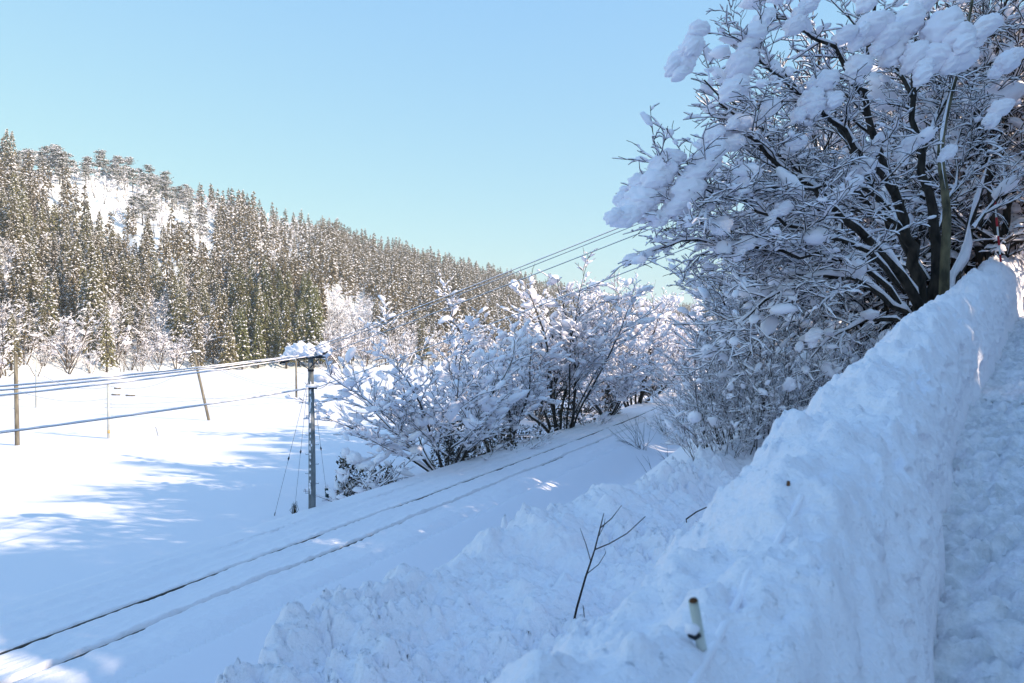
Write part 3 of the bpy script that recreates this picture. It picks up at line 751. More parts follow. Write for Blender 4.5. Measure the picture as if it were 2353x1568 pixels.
stalks(1545, 1065, 36, 8, 50, 0.9, 'few bent dry stalks low in the dip before the bushes', 5)
stalks(1590, 1045, 30, 5, 40, 0.5, 'sparse dry stalks at the snow heap edge by the dark bush', 6)

# ------------------------------------------------------------------ the far wooded hill
_bpx = [(-900, 140), (-420, 150), (-200, 155), (0, 165), (250, 195), (560, 224), (830, 240), (1000, 270), (1200, 330), (1400, 430), (1600, 560), (1800, 760)]
_rpx = [(-900, 200, 290), (-420, 270, 300), (-200, 340, 320), (0, 395, 350), (100, 392, 372), (200, 402, 392), (300, 422, 410), (400, 458, 430), (560, 494, 480), (700, 534, 540), (850, 578, 620), (1100, 638, 760), (1290, 682, 920), (1500, 715, 1120), (1800, 735, 1400)]
def _hill():
    nu = 300; px = np.linspace(-900, 1800, nu); u = (px + 420) / 2220
    bY = np.interp(px, [a for a, _ in _bpx], [b for _, b in _bpx]); bx = (px - 1176) / F * bY
    rY = np.interp(px, [a for a, _, _ in _rpx], [c for _, _, c in _rpx]); ry = np.interp(px, [a for a, _, _ in _rpx], [b for _, b, _ in _rpx])
    rx = (px - 1176) / F * rY; rz = (787 - ry) / F * rY
    v = np.concatenate([np.linspace(-0.06, 1, 120), np.linspace(1.02, 1.9, 25)])
    Vv, U = np.meshgrid(v, u); Vc = np.clip(Vv, 0, 1)
    X = bx[:, None] * (1 - Vv) + rx[:, None] * Vv; Y = bY[:, None] * (1 - Vv) + rY[:, None] * Vv
    S = u[:, None] * 60 + 0 * Vv
    prof = Vc ** 1.05
    gully = (0.07 * vnoise(S / 3.0, Vv * 1.2 + 3, 101) + 0.04 * vnoise(S / 1.1, Vv * 3, 102)) * np.sin(Vc * math.pi) ** 0.7
    Z = -7.7 + (rz[:, None] + 7.7) * (prof + gully) - np.clip(Vv - 1, 0, None) * 70
    Z = np.where(Vv < 0, -8.3, Z) + 0.35 * fbm(X / 7, Y / 7, 3, 103) * np.clip(Vv * 10, 0, 1)
    return px, v, X, Y, Z
HPX, HV, HX, HY, HZ = _hill()
def hill_at(px, v):
    i = (px - HPX[0]) / (HPX[-1] - HPX[0]) * (len(HPX) - 1); i0 = np.clip(np.floor(i).astype(int), 0, len(HPX) - 2); a = i - i0
    j = np.interp(v, HV, np.arange(len(HV))); j0 = np.clip(np.floor(j).astype(int), 0, len(HV) - 2); b = j - j0
    g = lambda A: (A[i0, j0] * (1 - a) * (1 - b) + A[i0 + 1, j0] * a * (1 - b) + A[i0, j0 + 1] * (1 - a) * b + A[i0 + 1, j0 + 1] * a * b)
    return g(HX), g(HY), g(HZ)
def hill_mat():
    m, nt, b = new_mat('hill_snow_and_soil')
    at = nt.nodes.new('ShaderNodeAttribute'); at.attribute_name = 'earth'
    tc = nt.nodes.new('ShaderNodeTexCoord'); n = nt.nodes.new('ShaderNodeTexNoise'); n.inputs['Scale'].default_value = 0.22; n.inputs['Detail'].default_value = 9; n.inputs['Roughness'].default_value = 0.7
    nt.links.new(tc.outputs['Object'], n.inputs['Vector'])
    ad = nt.nodes.new('ShaderNodeMath'); ad.operation = 'ADD'; nt.links.new(at.outputs['Fac'], ad.inputs[0]); nt.links.new(n.outputs['Fac'], ad.inputs[1])
    r = nt.nodes.new('ShaderNodeValToRGB'); e = r.color_ramp.elements
    e[0].position = 1.05; e[0].color = (0.9, 0.91, 0.93, 1); e[1].position = 1.13; e[1].color = (0.20, 0.145, 0.075, 1)
    nt.links.new(ad.outputs[0], r.inputs['Fac']); nt.links.new(r.outputs['Color'], b.inputs['Base Color']); b.inputs['Roughness'].default_value = 0.8
    bp = nt.nodes.new('ShaderNodeBump'); bp.inputs['Strength'].default_value = 0.6; bp.inputs['Distance'].default_value = 0.8
    nt.links.new(n.outputs['Fac'], bp.inputs['Height']); nt.links.new(bp.outputs['Normal'], b.inputs['Normal'])
    return m
def build_hill():
    me = grid_mesh('hill', HX, HY, HZ)
    sx = 1176 + F * HX / HY; sy = 787 - F * HZ / HY
    e = np.zeros_like(sx)
    for (cx, cy, rx, ry, s) in ((290, 515, 70, 26, 0.75), (400, 540, 90, 24, 0.7), (350, 505, 40, 18, 0.55), (470, 545, 40, 18, 0.6), (765, 745, 35, 22, 0.45)):
        e = np.maximum(e, s * np.exp(-((sx - cx) / rx) ** 2 - ((sy - cy) / ry) ** 2))
    e = e + 0.12 * (HZ > -7)
    at = me.attributes.new('earth', 'FLOAT', 'POINT'); at.data.foreach_set('value', e.ravel().astype(np.float32))
    o = link('hill', me, hill_mat()); tag(o, None, None, kind='structure')
build_hill()

# ------------------------------------------------------------------ tree makers
def octa_blobs(C, A, S, rng, jit=0.35, k=4):
    """little irregular spindle clumps: centre C, axis A (unit), length/width/depth S -> faceted 8-face blobs"""
    n = len(C); A = A / (np.linalg.norm(A, axis=1, keepdims=True) + 1e-9)
    ref = np.tile(np.array([0, 0, 1.0]), (n, 1)); ref[np.abs(A[:, 2]) > 0.9] = (1, 0, 0)
    B = np.cross(A, ref); B /= np.linalg.norm(B, axis=1, keepdims=True); D = np.cross(B, A)
    pts = [A * S[:, :1], -A * S[:, :1] * 0.7, B * S[:, 1:2], -B * S[:, 1:2], D * S[:, 2:3], -D * S[:, 2:3]]
    V = np.stack(pts, 1) * (1 + rng.uniform(-jit, jit, (n, 6, 1))) + C[:, None]
    f = np.array([[0, 2, 4], [2, 1, 4], [1, 3, 4], [3, 0, 4], [2, 0, 5], [1, 2, 5], [3, 1, 5], [0, 3, 5]])
    idx = (f[None] + (np.arange(n) * 6)[:, None, None]).reshape(-1, 3)
    return V.reshape(-1, 3), [idx]

def cedar_parts(seed, H, n, Rm, snow_f, base=0.1, droop=0.7, size=1.0):
    rng = np.random.default_rng(seed)
    h = base + (1 - base) * rng.random(n * 3) ** 0.9
    r_env = (1 - h) ** 0.72 * Rm + 0.10
    bottom = np.clip((h - base) / 0.12, 0.35, 1)
    keep = rng.random(n * 3) < (r_env / (Rm + 0.1)) ** 0.75 * bottom + 0.05
    h = h[keep][:n]; r_env = r_env[keep][:n]; n = len(h)
    az = rng.random(n) * 2 * math.pi
    # boughs gather in whorls so that the outline is ragged
    lobes = 1 + 0.28 * vnoise(az * 1.3, h * 13, seed) + 0.20 * vnoise(az * 3, h * 30, seed + 1)
    rad = r_env * np.sqrt(rng.uniform(0.22, 1.0, n)) * lobes
    C = np.stack([rad * np.cos(az), rad * np.sin(az), h * H], 1)
    out = np.stack([np.cos(az), np.sin(az), -droop * np.ones(n) + rng.normal(0, 0.3, n)], 1)
    L = (0.55 + 0.75 * rng.random(n)) * size * (0.5 + 0.5 * (1 - h))
    fol = octa_blobs(C, out, np.stack([L, L * rng.uniform(0.28, 0.5, n), L * rng.uniform(0.2, 0.4, n)], 1), rng)
    outer = rad > 0.55 * r_env
    sel = (rng.random(n) < snow_f) & outer
    m = int(sel.sum())
    a2 = out[sel].copy(); a2[:, 2] = -0.45
    Ls = L[sel] * rng.uniform(0.30, 0.85, m)
    Cs = C[sel] + np.stack([np.cos(az[sel]) * 0.12, np.sin(az[sel]) * 0.12, 0.16 + 0.22 * L[sel]], 1)
    sn = octa_blobs(Cs, a2, np.stack([Ls, Ls * rng.uniform(0.4, 0.8, m), Ls * 0.42], 1), rng, 0.3)
    tr = rod([(0, 0, -1.0), (0, 0, H * 0.5), (0, 0, H * 0.985)], [0.016 * H, 0.010 * H, 0.03], 6)
    return fol, sn, tr

def pine_parts(seed, H, snow_f=0.6):
    rng = np.random.default_rng(seed); fols = []; sns = []
    lean = rng.normal(0, 0.05, 2); tr = [rod([(0, 0, -1), (lean[0] * H * .5, lean[1] * H * .5, H * .5), (lean[0] * H * .8, lean[1] * H * .8, H * .97)], [0.02 * H, 0.014 * H, 0.04], 6)]
    for k in range(24):
        h = rng.uniform(0.33, 1.0) * H; az = rng.random() * 6.28; rr = rng.uniform(0.4, 1.0) * (0.30 * H * (1.12 - h / H) + 0.5)
        c = np.array((lean[0] * h + rr * math.cos(az), lean[1] * h + rr * math.sin(az), h + 0.05 * rr))
        tr.append(rod([(lean[0] * h, lean[1] * h, h - 0.5), c], [0.09, 0.03], 4))
        m = 34; off = rng.normal(0, 1, (m, 3)) * np.array((0.8, 0.8, 0.22))
        az2 = rng.random(m) * 6.28
        ax = np.stack([np.cos(az2), np.sin(az2), rng.normal(0.15, 0.3, m)], 1); L = rng.uniform(0.25, 0.6, m)
        fols.append(octa_blobs(c + off, ax, np.stack([L, L * .35, L * .25], 1), rng))
        ms = int(m * snow_f); s = rng.permutation(m)[:ms]
        sns.append(octa_blobs(c + off[s] + np.array((0, 0, 0.22)), ax[s], np.stack([L[s] * .9, L[s] * .6, L[s] * .3], 1), rng))
    return cat_mesh(fols), cat_mesh(sns), cat_mesh(tr)

def vnorm(v):
    l = math.sqrt(v[0] * v[0] + v[1] * v[1] + v[2] * v[2]) + 1e-9
    return (v[0] / l, v[1] / l, v[2] / l)

class Grower:
    """branching skeleton: lists of (points, radii) per level"""
    def __init__(s, seed, levels, wob=(0.10, 0.16, 0.22, 0.25), grav=(0.0, -0.02, -0.03, 0.02), seglen=(0.5, 0.35, 0.22, 0.14),
                 spacing=(0.5, 0.32, 0.2, 0.2), lenf=(0.45, 0.45, 0.5, 0.4), ang=(45, 45, 48, 45), start=(0.25, 0.15, 0.12, 0.1), rf=0.55, bias=(0, 0, 0), minlen=0.18, tipr=0.004):
        s.r = random.Random(seed); s.levels = levels; s.out = [[] for _ in range(levels + 1)]
        s.wob, s.grav, s.seglen, s.spacing, s.lenf, s.ang, s.start, s.rf, s.bias, s.minlen, s.tipr = wob, grav, seglen, spacing, lenf, ang, start, rf, bias, minlen, tipr
    def grow(s, p, d, L, r, lev):
        n = max(2, int(round(L / s.seglen[min(lev, 3)]))); sl = L / n; d = vnorm(d); pts = [p]; rad = [r]
        w = s.wob[min(lev, 3)]; g = s.grav[min(lev, 3)]; rr = s.r
        cw = w * (0.22 if lev == 0 else 0.75); cu = (rr.gauss(0, cw), rr.gauss(0, cw), rr.gauss(0, 0.7 * cw))
        for i in range(n):
            ww = w * 0.7; d = vnorm((d[0] + rr.gauss(0, ww) + cu[0] + s.bias[0] * 0.02, d[1] + rr.gauss(0, ww) + cu[1] + s.bias[1] * 0.02, d[2] + rr.gauss(0, ww * 0.8) + cu[2] + g))
            if rr.random() < 0.12: cu = (-cu[0], -cu[1], cu[2])
            p = (p[0] + d[0] * sl, p[1] + d[1] * sl, p[2] + d[2] * sl)
            f = (i + 1) / n; pts.append(p); rad.append(max(s.tipr, r * (1 - 0.82 * f)))
        s.limb(pts, rad, lev, L)
    def limb(s, pts, rad, lev, L=None):
        s.out[lev].append((pts, rad))
        if lev >= s.levels: return
        if L is None: L = sum(math.dist(pts[i], pts[i + 1]) for i in range(len(pts) - 1))
        rr = s.r; n = len(pts) - 1
        t = s.start[min(lev, 3)] * L; step = s.spacing[min(lev, 3)]; side = rr.choice((-1, 1))
        while t < L * 0.985:
            f = t / L; i = min(n - 1, int(f * n)); a = f * n - i
            p = tuple(pts[i][k] * (1 - a) + pts[i + 1][k] * a for k in range(3))
            d = vnorm(tuple(pts[i + 1][k] - pts[i][k] for k in range(3)))
            # child direction: mostly in the flat plane of the spray, alternating sides
            hx = vnorm((-d[1], d[0], 0)) if abs(d[0]) + abs(d[1]) > 1e-3 else (1, 0, 0)
            if lev == 0 and abs(d[2]) > 0.6:
                az = rr.random() * 6.283; hx = vnorm((math.cos(az) + s.bias[0], math.sin(az) + s.bias[1], s.bias[2]))
            an = R(s.ang[min(lev, 3)] * rr.uniform(0.65, 1.25)); ca, sa = math.cos(an), math.sin(an) * side
            if lev == 0 and abs(d[2]) > 0.6: sa = abs(sa)
            vz = rr.gauss(0.10, 0.32)
            cd = (d[0] * ca + hx[0] * sa, d[1] * ca + hx[1] * sa, d[2] * ca + hx[2] * sa + vz * abs(sa))
            cl = L * s.lenf[min(lev, 3)] * (1.05 - 0.75 * f) * rr.uniform(0.6, 1.25)
            cr = (rad[i] * (1 - a) + rad[i + 1] * a) * s.rf * rr.uniform(0.7, 1.0)
            if cl > s.minlen: s.grow(p, cd, cl, max(cr, s.tipr * 1.4), lev + 1)
            side = -side; t += step * rr.uniform(0.6, 1.4)

def tip_clumps(G, levs, prob, size, rng, tmpl, elong=1.9, lift=0.4, along=(0.2, 0.88)):
    C = []; yaw = []; pit = []; S = []
    for lev in levs:
        for pts, rad in G.out[lev]:
            if rng.random() > prob: continue
            f = rng.uniform(*along); n = len(pts) - 1; i = min(n - 1, int(f * n)); a = f * n - i
            p = np.array(pts[i]) * (1 - a) + np.array(pts[i + 1]) * a; d = np.array(pts[i + 1]) - np.array(pts[i]); d /= np.linalg.norm(d) + 1e-9
            if abs(d[2]) > 0.93: continue
            s = size * math.exp(rng.normal(0, 0.38))
            C.append(p + np.array((0, 0, s * lift * 0.6))); yaw.append(math.atan2(d[1], d[0])); pit.append(math.asin(np.clip(d[2], -1, 1)) * 0.8)
            S.append((s * elong * rng.uniform(0.7, 1.4), s * rng.uniform(0.65, 1.15), s * rng.uniform(0.55, 0.95)))
    return clumps(C, np.array(yaw), np.array(pit), S, tmpl, rng)

# ------------------------------------------------------------------ trees on the far hill
def inpoly(px, py, poly):
    n = len(poly); r = np.zeros(px.shape, bool); j = n - 1
    for i in range(n):
        xi, yi = poly[i]; xj, yj = poly[j]
        r ^= ((yi > py) != (yj > py)) & (px < (xj - xi) * (py - yi) / (yj - yi + 1e-12) + xi); j = i
    return r

def bush_parts(seed, H, snow=0.10, nst=5, sp=0.55, lv=3, blob=0.26, bp=0.5):
    """bare snow-laden deciduous tree at a distance"""
    rng = np.random.default_rng(seed)
    G = Grower(seed, lv, wob=(0.14, 0.2, 0.25, 0.25), grav=(0.03, 0.02, 0.0, 0), seglen=(1.0, 0.7, 0.6, 0.5), spacing=(0.75 * sp / .55, 0.7 * sp / .55, 0.6, 0.5), lenf=(0.5, 0.5, 0.45, 0.4), start=(0.25, 0.2, 0.15, .1), rf=0.6, minlen=0.5, tipr=0.022)
    for k in range(nst):
        az = 6.283 * (k + rng.random() * .7) / nst; t = rng.uniform(0.12, 0.6) if nst > 1 else 0.05
        G.grow((0.15 * math.cos(az), 0.15 * math.sin(az), -0.3), (math.cos(az) * t, math.sin(az) * t, 1), H * rng.uniform(0.7, 1.0), 0.014 * H * rng.uniform(.7, 1.1), 0)
    wood0 = tubes(G.out[0], 5); wood = tubes(sum(G.out[1:], []), 3)
    sn = snow_strips(sum(G.out[1:], []) + G.out[0], lambda r: snow * (0.6 + 0.5 * np.clip(r / 0.05, 0, 2)), rng, 3)
    sn += tip_clumps(G, range(1, lv + 1), bp, blob, rng, ICO1[:3], 1.7)
    return cat_mesh(wood), cat_mesh(sn), cat_mesh(wood0)

rd = lambda s: 0.4 + 0.15 * (s % 5)
class Kind:
    pass
KINDS = {}
def mk(name, fn, seeds, mats, low=None):
    L = []
    for s in seeds:
        fol, sn, tr = fn(s)
        k = Kind(); k.raw = (fol, sn, tr)
        k.fol = mesh_np(name + '_crown', fol[0], fol[1], False); k.fol.materials.append(mats[0])
        k.sn = mesh_np(name + '_snow', sn[0], sn[1], False); k.sn.materials.append(M['snow_far'])
        k.tr = mesh_np(name + '_trunk', tr[0], tr[1], True); k.tr.materials.append(mats[1])
        L.append(k)
    KINDS[name] = L
mk('cedar', lambda s: cedar_parts(s, 20.0, 560, 2.9, 0.48, size=0.85, droop=rd(s)), range(100, 108), (M['cedar'], M['bark_far']))
mk('cedar_bright', lambda s: cedar_parts(s, 22.0, 680, 3.0, 0.24, size=0.95), range(120, 123), (M['cedar_bright'], M['bark_far']))
mk('cedar_low', lambda s: cedar_parts(s, 20.0, 120, 2.7, 0.55, size=1.5), range(140, 145), (M['cedar'], M['bark_far']))
mk('pine', lambda s: pine_parts(s, 13.0), range(160, 164), (M['pine'], M['bark_far']))
mk('bare', lambda s: bush_parts(s, 10.0, 0.055, 4, 0.55, 3, 0.20, 0.22), range(180, 184), (M['twig_brown'], M['bark_far']))
mk('thin', lambda s: bush_parts(s, 9.0, 0.02, 3, 0.5, 3, 0.14, 0.10), range(170, 173), (M['twig_brown'], M['bark_far']))
mk('bare_low', lambda s: bush_parts(s, 9.5, 0.085, 3, 0.8, 2, 0.32, 0.4), range(190, 193), (M['twig_brown'], M['bark_far']))

def place_tree(kind, var, loc, rz, sc, name, label, cat, group):
    k = KINDS[kind][var]
    t = empty(name, loc, rz); t.scale = sc; tag(t, label, cat, group)
    for nm, me in (('trunk', k.tr), ('crown', k.fol), ('snow_cover', k.sn)):
        o = bpy.data.objects.new(nm, me); COL.objects.link(o); o.parent = t
    return t

def merged(name, items, mats3, label_kind='stuff'):
    """items: (kind, var, loc, rz, scale) -> one mesh, three material slots"""
    Vs = []; T3 = []; T4 = []; M3 = []; M4 = []; off = 0
    for kind, var, loc, rz, sc in items:
        k = KINDS[kind][var]; c, s = math.cos(rz), math.sin(rz)
        for mi, (V, polys) in enumerate((k.raw[0], k.raw[1], (np.asarray(k.raw[2][0]), k.raw[2][1]))):
            V = np.asarray(V); W = np.empty_like(V, dtype=np.float32)
            W[:, 0] = (V[:, 0] * c - V[:, 1] * s) * sc[0] + loc[0]; W[:, 1] = (V[:, 0] * s + V[:, 1] * c) * sc[1] + loc[1]; W[:, 2] = V[:, 2] * sc[2] + loc[2]
            Vs.append(W)
            for p in polys:
                p = np.asarray(p, dtype=np.int32)
                if p.shape[1] == 3: T3.append(p + off); M3.append(np.full(len(p), mi, np.int32))
                else: T4.append(p + off); M4.append(np.full(len(p), mi, np.int32))
            off += len(V)
    P3 = np.concatenate(T3) if T3 else np.zeros((0, 3), np.int32); P4 = np.concatenate(T4) if T4 else np.zeros((0, 4), np.int32)
    me = mesh_np(name, np.concatenate(Vs), [P3, P4], False)
    mi = np.concatenate(([np.concatenate(M3)] if M3 else []) + ([np.concatenate(M4)] if M4 else []))
    for m in mats3: me.materials.append(m)
    me.polygons.foreach_set('material_index', mi)
    return link(name, me)

def forest():
    rng = np.random.default_rng(33)
    # candidate spots: even over the hill's real area
    n = 190000; px = rng.uniform(-880, 1700, n); v = rng.uniform(0.0, 1.06, n)
    x, y, z = hill_at(px, v)
    x2, y2, _ = hill_at(px + 4, v); x3, y3, _ = hill_at(px, v + 0.01)
    area = np.abs((x2 - x) * (y3 - y) - (y2 - y) * (x3 - x)); pr = area / area.max()
    keep = rng.random(n) < pr * 3; x, y, z, px, v = (a[keep] for a in (x, y, z, px, v))
    cell = {}; chosen = []
    for i in range(len(x)):
        sp = 3.5 + 1.2 * (y[i] > 330) + 1.4 * (y[i] > 600)
        cx, cy = int(x[i] // 4), int(y[i] // 4); ok = True
        for a in (-2, -1, 0, 1, 2):
            for b in (-2, -1, 0, 1, 2):
                for j in cell.get((cx + a, cy + b), ()):
                    if (x[j] - x[i]) ** 2 + (y[j] - y[i]) ** 2 < sp * sp: ok = False; break
                if not ok: break
            if not ok: break
        if ok: cell.setdefault((cx, cy), []).append(i); chosen.append(i)
    ch = np.array(chosen); x, y, z, px, v = (a[ch] for a in (x, y, z, px, v))
    sx = 1176 + F * x / y; sy = 787 - F * z / y
    my = sy - F * 9.0 / y
    OPENP = [(95, 385), (230, 395), (330, 425), (430, 485), (500, 540), (490, 570), (400, 565), (320, 550), (260, 520), (200, 470), (110, 440)]
    openp = inpoly(sx, sy, OPENP)
    openp |= inpoly(sx, sy, [(735, 715), (800, 705), (815, 760), (800, 830), (740, 800)])
    ridgep = (v > 0.86) & (sx < 440)
    u = rng.random(len(x)); u2 = rng.random(len(x)); out = []
    hid = inpoly(sx, sy - F * 15.0 / y, OPENP) & ~openp & (v < 0.9)
    hid2 = inpoly(sx, sy - F * 9.0 / y, OPENP) & ~openp & (v < 0.9)
    for i in range(len(x)):
        kind = 'cedar'
        if (hid[i] or hid2[i]) and u2[i] < 0.80: continue
        if ridgep[i] and sx[i] > 30:
            kind = 'pine' if u[i] < 0.5 else ('bare' if u[i] < 0.95 else None)
            if kind is None: continue
        elif openp[i]:
            if u[i] < 0.40: continue
            kind = 'thin' if u[i] < 0.93 else 'pine'
        elif ridgep[i] and sx[i] > 30:
            kind = 'pine' if u[i] < 0.5 else ('bare' if u[i] < 0.95 else None)
            if kind is None: continue
        elif v[i] < 0.055 and not (520 < sx[i] < 735): kind = 'bare' if u[i] < 0.5 else ('thin' if u[i] < 0.85 else 'cedar')
        elif v[i] < 0.20 and not (500 < sx[i] < 735): kind = 'bare' if u[i] < 0.6 else 'cedar'
        elif (sx[i] < 150 and 600 < sy[i] < 900): kind = 'bare' if u[i] < 0.55 else 'cedar'
        elif 590 < sx[i] < 720 and 480 < my[i] < 600: kind = 'bare' if u[i] < 0.65 else 'cedar'
        elif 400 < sx[i] < 520 and 440 < my[i] < 520: kind = 'bare' if u[i] < 0.6 else 'cedar'
        elif 530 < sx[i] < 740 and v[i] < 0.25: kind = 'cedar_bright'
        elif u[i] < 0.22: kind = 'bare' if u[i] < 0.14 else 'thin'
        if 735 < sx[i] < 860 and v[i] < 0.35: kind = 'bare'
        out.append((kind, i))
    con = sorted([(k, i) for k, i in out if k in ('cedar', 'cedar_bright')], key=lambda t: y[t[1]])
    vis = lambda i: -60 < sx[i] < 1420
    ind = [t for t in con if vis(t[1])][:290]; indset = set(i for _, i in ind)
    far = [t for t in con if t[1] not in indset]
    def scale(kind):
        s = rng.uniform(0.5, 0.98); wdt = rng.uniform(0.95, 1.3); return (s * wdt, s * wdt, s)
    for k, i in ind:
        loc = (x[i], y[i], z[i] - 0.3); sc = scale(k)
        if k == 'cedar_bright': nm, lab, grp = 'cedar_tree', 'olive green tall cedar with little snow in the stand at the hill foot', 'olive green cedars at the hill foot'
        elif sx[i] < 260: nm, lab, grp = 'cedar_tree', 'snow-speckled dark cedar on the left end of the wooded hill', 'dark cedars on the left end of the hill'
        elif v[i] < 0.3: nm, lab, grp = 'cedar_tree', 'snow-speckled dark cedar low on the hill behind the bare trees', 'dark cedars low on the hill'
        else: nm, lab, grp = 'cedar_tree', 'snow-speckled dark cedar packed among others on the mid hillside', 'dark cedars on the mid hillside'
        place_tree(k, int(rng.integers(len(KINDS[k]))), loc, rng.random() * 6.28, sc, nm, lab, 'cedar tree', grp)
    items = [(('cedar_low' if y[i] > 300 else 'cedar') if k == 'cedar' else k, 0, (x[i], y[i], z[i] - 0.3), rng.random() * 6.28, scale(k)) for k, i in far]
    items = [(k, int(rng.integers(len(KINDS[k]))), l, r_, s) for k, _, l, r_, s in items]
    o = merged('cedar_forest', items, (M['cedar'], M['snow_far'], M['bark_far'])); tag(o, 'dense cedar forest receding along the upper hill and its ridge', 'forest', kind='stuff')
    KOF = {i: k for k, i in out}
    bare = sorted([i for k, i in out if k in ('bare', 'thin')], key=lambda i: y[i])
    nb = [i for i in bare if vis(i)][:230]; nbs = set(nb)
    for i in nb:
        if v[i] < 0.08: lab, grp = 'snow-laden bare tree along the foot of the hill by the field', 'snowy bare trees along the field edge'
        elif sx[i] < 160: lab, grp = 'snow-laden bare tree among cedars at the left of the hill', 'snowy bare trees at the left of the hill'
        else: lab, grp = 'snow-laden bare tree scattered among the cedars on the slope', 'snowy bare trees on the slope'
        s = rng.uniform(0.55, 1.3) * (1.25 if v[i] < 0.08 else 1.0)
        place_tree(KOF[i], int(rng.integers(3)), (x[i], y[i], z[i] - 0.2), rng.random() * 6.28, (s, s, s * rng.uniform(.85, 1.1)), 'bare_tree', lab, 'bare tree', grp)
    it = []
    for i in bare:
        if i in nbs: continue
        s = rng.uniform(0.7, 1.15); it.append(('bare_low', int(rng.integers(3)), (x[i], y[i], z[i] - 0.2), rng.random() * 6.28, (s, s, s)))
    o = merged('bare_wood', it, (M['twig_brown'], M['snow_far'], M['bark_far'])); tag(o, 'scattered snowy bare trees mixed through the far cedar forest', 'woodland', kind='stuff')
    for k, i in out:
        if k != 'pine': continue
        s = rng.uniform(0.7, 1.2)
        lab, grp = ('snow-dusted spreading pine on the left skyline of the hill', 'pines on the skyline') if v[i] > 0.9 else ('sparse snowy pine standing on the open white slope', 'pines on the open slope')
        place_tree('pine', int(rng.integers(4)), (x[i], y[i], z[i] - 0.3), rng.random() * 6.28, (s, s, s), 'pine_tree', lab, 'pine tree', grp)
    # double-topped tall cedars at the left end of the skyline
    for (ppx, vv, s, lab) in ((16, 0.93, 1.12, 'tallest cedar on the skyline at the left edge'), (28, 0.93, 1.06, 'second tall cedar beside the tallest one at the left edge')):
        a, b, c = hill_at(np.array([float(ppx)]), np.array([vv])); place_tree('cedar', 2, (a[0], b[0], c[0]), ppx, (s * .8, s * .8, s), 'cedar_tree', lab, 'cedar tree', None)
    print('FOREST', len(con), len(bare), sum(1 for k, _ in out if k == 'pine'))
forest()

# ------------------------------------------------------------------ near trees
def tree_thing(name, loc, rz, meshes, label, cat, group=None, sc=(1, 1, 1)):
    t = empty(name, loc, rz); t.scale = sc; tag(t, label, cat, group)
    for nm, me in meshes:
        if me is None: continue
        o = bpy.data.objects.new(nm, me); COL.objects.link(o); o.parent = t
    return t

def tree_meshes(G, rng, snow_w, clump, twig_lv=2, ivy=None, bark='bark', snowlv0=True, heavy=None, twig_snow=1.0, thin=1.0):
    wood0 = tubes(G.out[0], 9) + (tubes(G.out[1], 6) if len(G.out) > 1 else [])
    tw = sum(G.out[2:], [])
    V, Pq = cat_mesh(wood0); m0 = mesh_np('trunk', V, Pq); m0.materials.append(M[bark])
    V, Pq = cat_mesh(tubes(tw, 4)); m1 = mesh_np('crown', V, Pq); m1.materials.append(M['twig'])
    sn = snow_strips([t for t in tw if rng.random() < twig_snow], lambda r: thin * snow_w(r), rng, 3) + snow_strips(G.out[1], snow_w, rng, 5)
    if snowlv0: sn += snow_strips(G.out[0], snow_w, rng, 5)
    for (lv, prob, size, tm, el) in clump:
        sn += tip_clumps(G, lv, prob, size, rng, tm, el)
    if heavy: sn += heavy
    V, Pq = cat_mesh(sn); m2 = mesh_np('snow_cover', V, Pq); m2.materials.append(M['snow_tree'])
    out = [('trunk', m0), ('crown', m1), ('snow_cover', m2)]
    if ivy:
        C = []
        for (x, y, z0, z1, r, n) in ivy:
            a = rng.random(n) * 6.283; rr = r * np.sqrt(rng.random(n)); z = rng.uniform(z0, z1, n)
            C.append(np.stack([x + rr * np.cos(a), y + rr * np.sin(a), z], 1))
        C = np.concatenate(C); n = len(C)
        A = rng.normal(0, 1, (n, 3)); A[:, 2] -= 0.8; L = rng.uniform(0.05, 0.11, n)
        V, Pq = octa_blobs(C, A, np.stack([L, L * .6, L * .12], 1), rng, 0.3)
        m3 = mesh_np('ivy', V, Pq, False); m3.materials.append(M['leafdark']); out.append(('ivy', m3))
    return out

def fan(seed, H, nst, spread, lv=3, wob0=0.09, spacing=(0.42, 0.30, 0.24, .2), lenf=(0.42, 0.45, 0.42, 0.4), r0=0.011, grav=(0.025, 0.02, 0.02, 0.02), tipr=0.006, base_r=0.2, minlen=0.2, seglen=(0.5, 0.35, 0.24, 0.18), ang=(42, 42, 45, 45), start=(0.22, 0.15, 0.15, .1)):
    G = Grower(seed, lv, wob=(wob0, 0.13, 0.17, 0.2), grav=grav, seglen=seglen, spacing=spacing, lenf=lenf, start=start, ang=ang, rf=0.6, minlen=minlen, tipr=tipr)
    rr = random.Random(seed)
    for k in range(nst):
        az = 6.283 * (k + rr.random() * .8) / nst; t = spread * rr.uniform(0.15, 1.0) ** 0.7
        G.grow((base_r * math.cos(az), base_r * math.sin(az), -0.4), (math.cos(az) * t, math.sin(az) * t, 1), H * rr.uniform(0.75, 1.05) * (1 + 0.15 * t), r0 * H * rr.uniform(0.6, 1.15), 0)
    return G

def at_px(px, Y, dz=0.0):
    x = (px - 1176) / F * Y; return (x, Y, gz(x, Y) + dz)

rg = np.random.default_rng(77)
wsn = lambda r: 0.036 + 0.55 * np.clip(r, 0, 0.09)
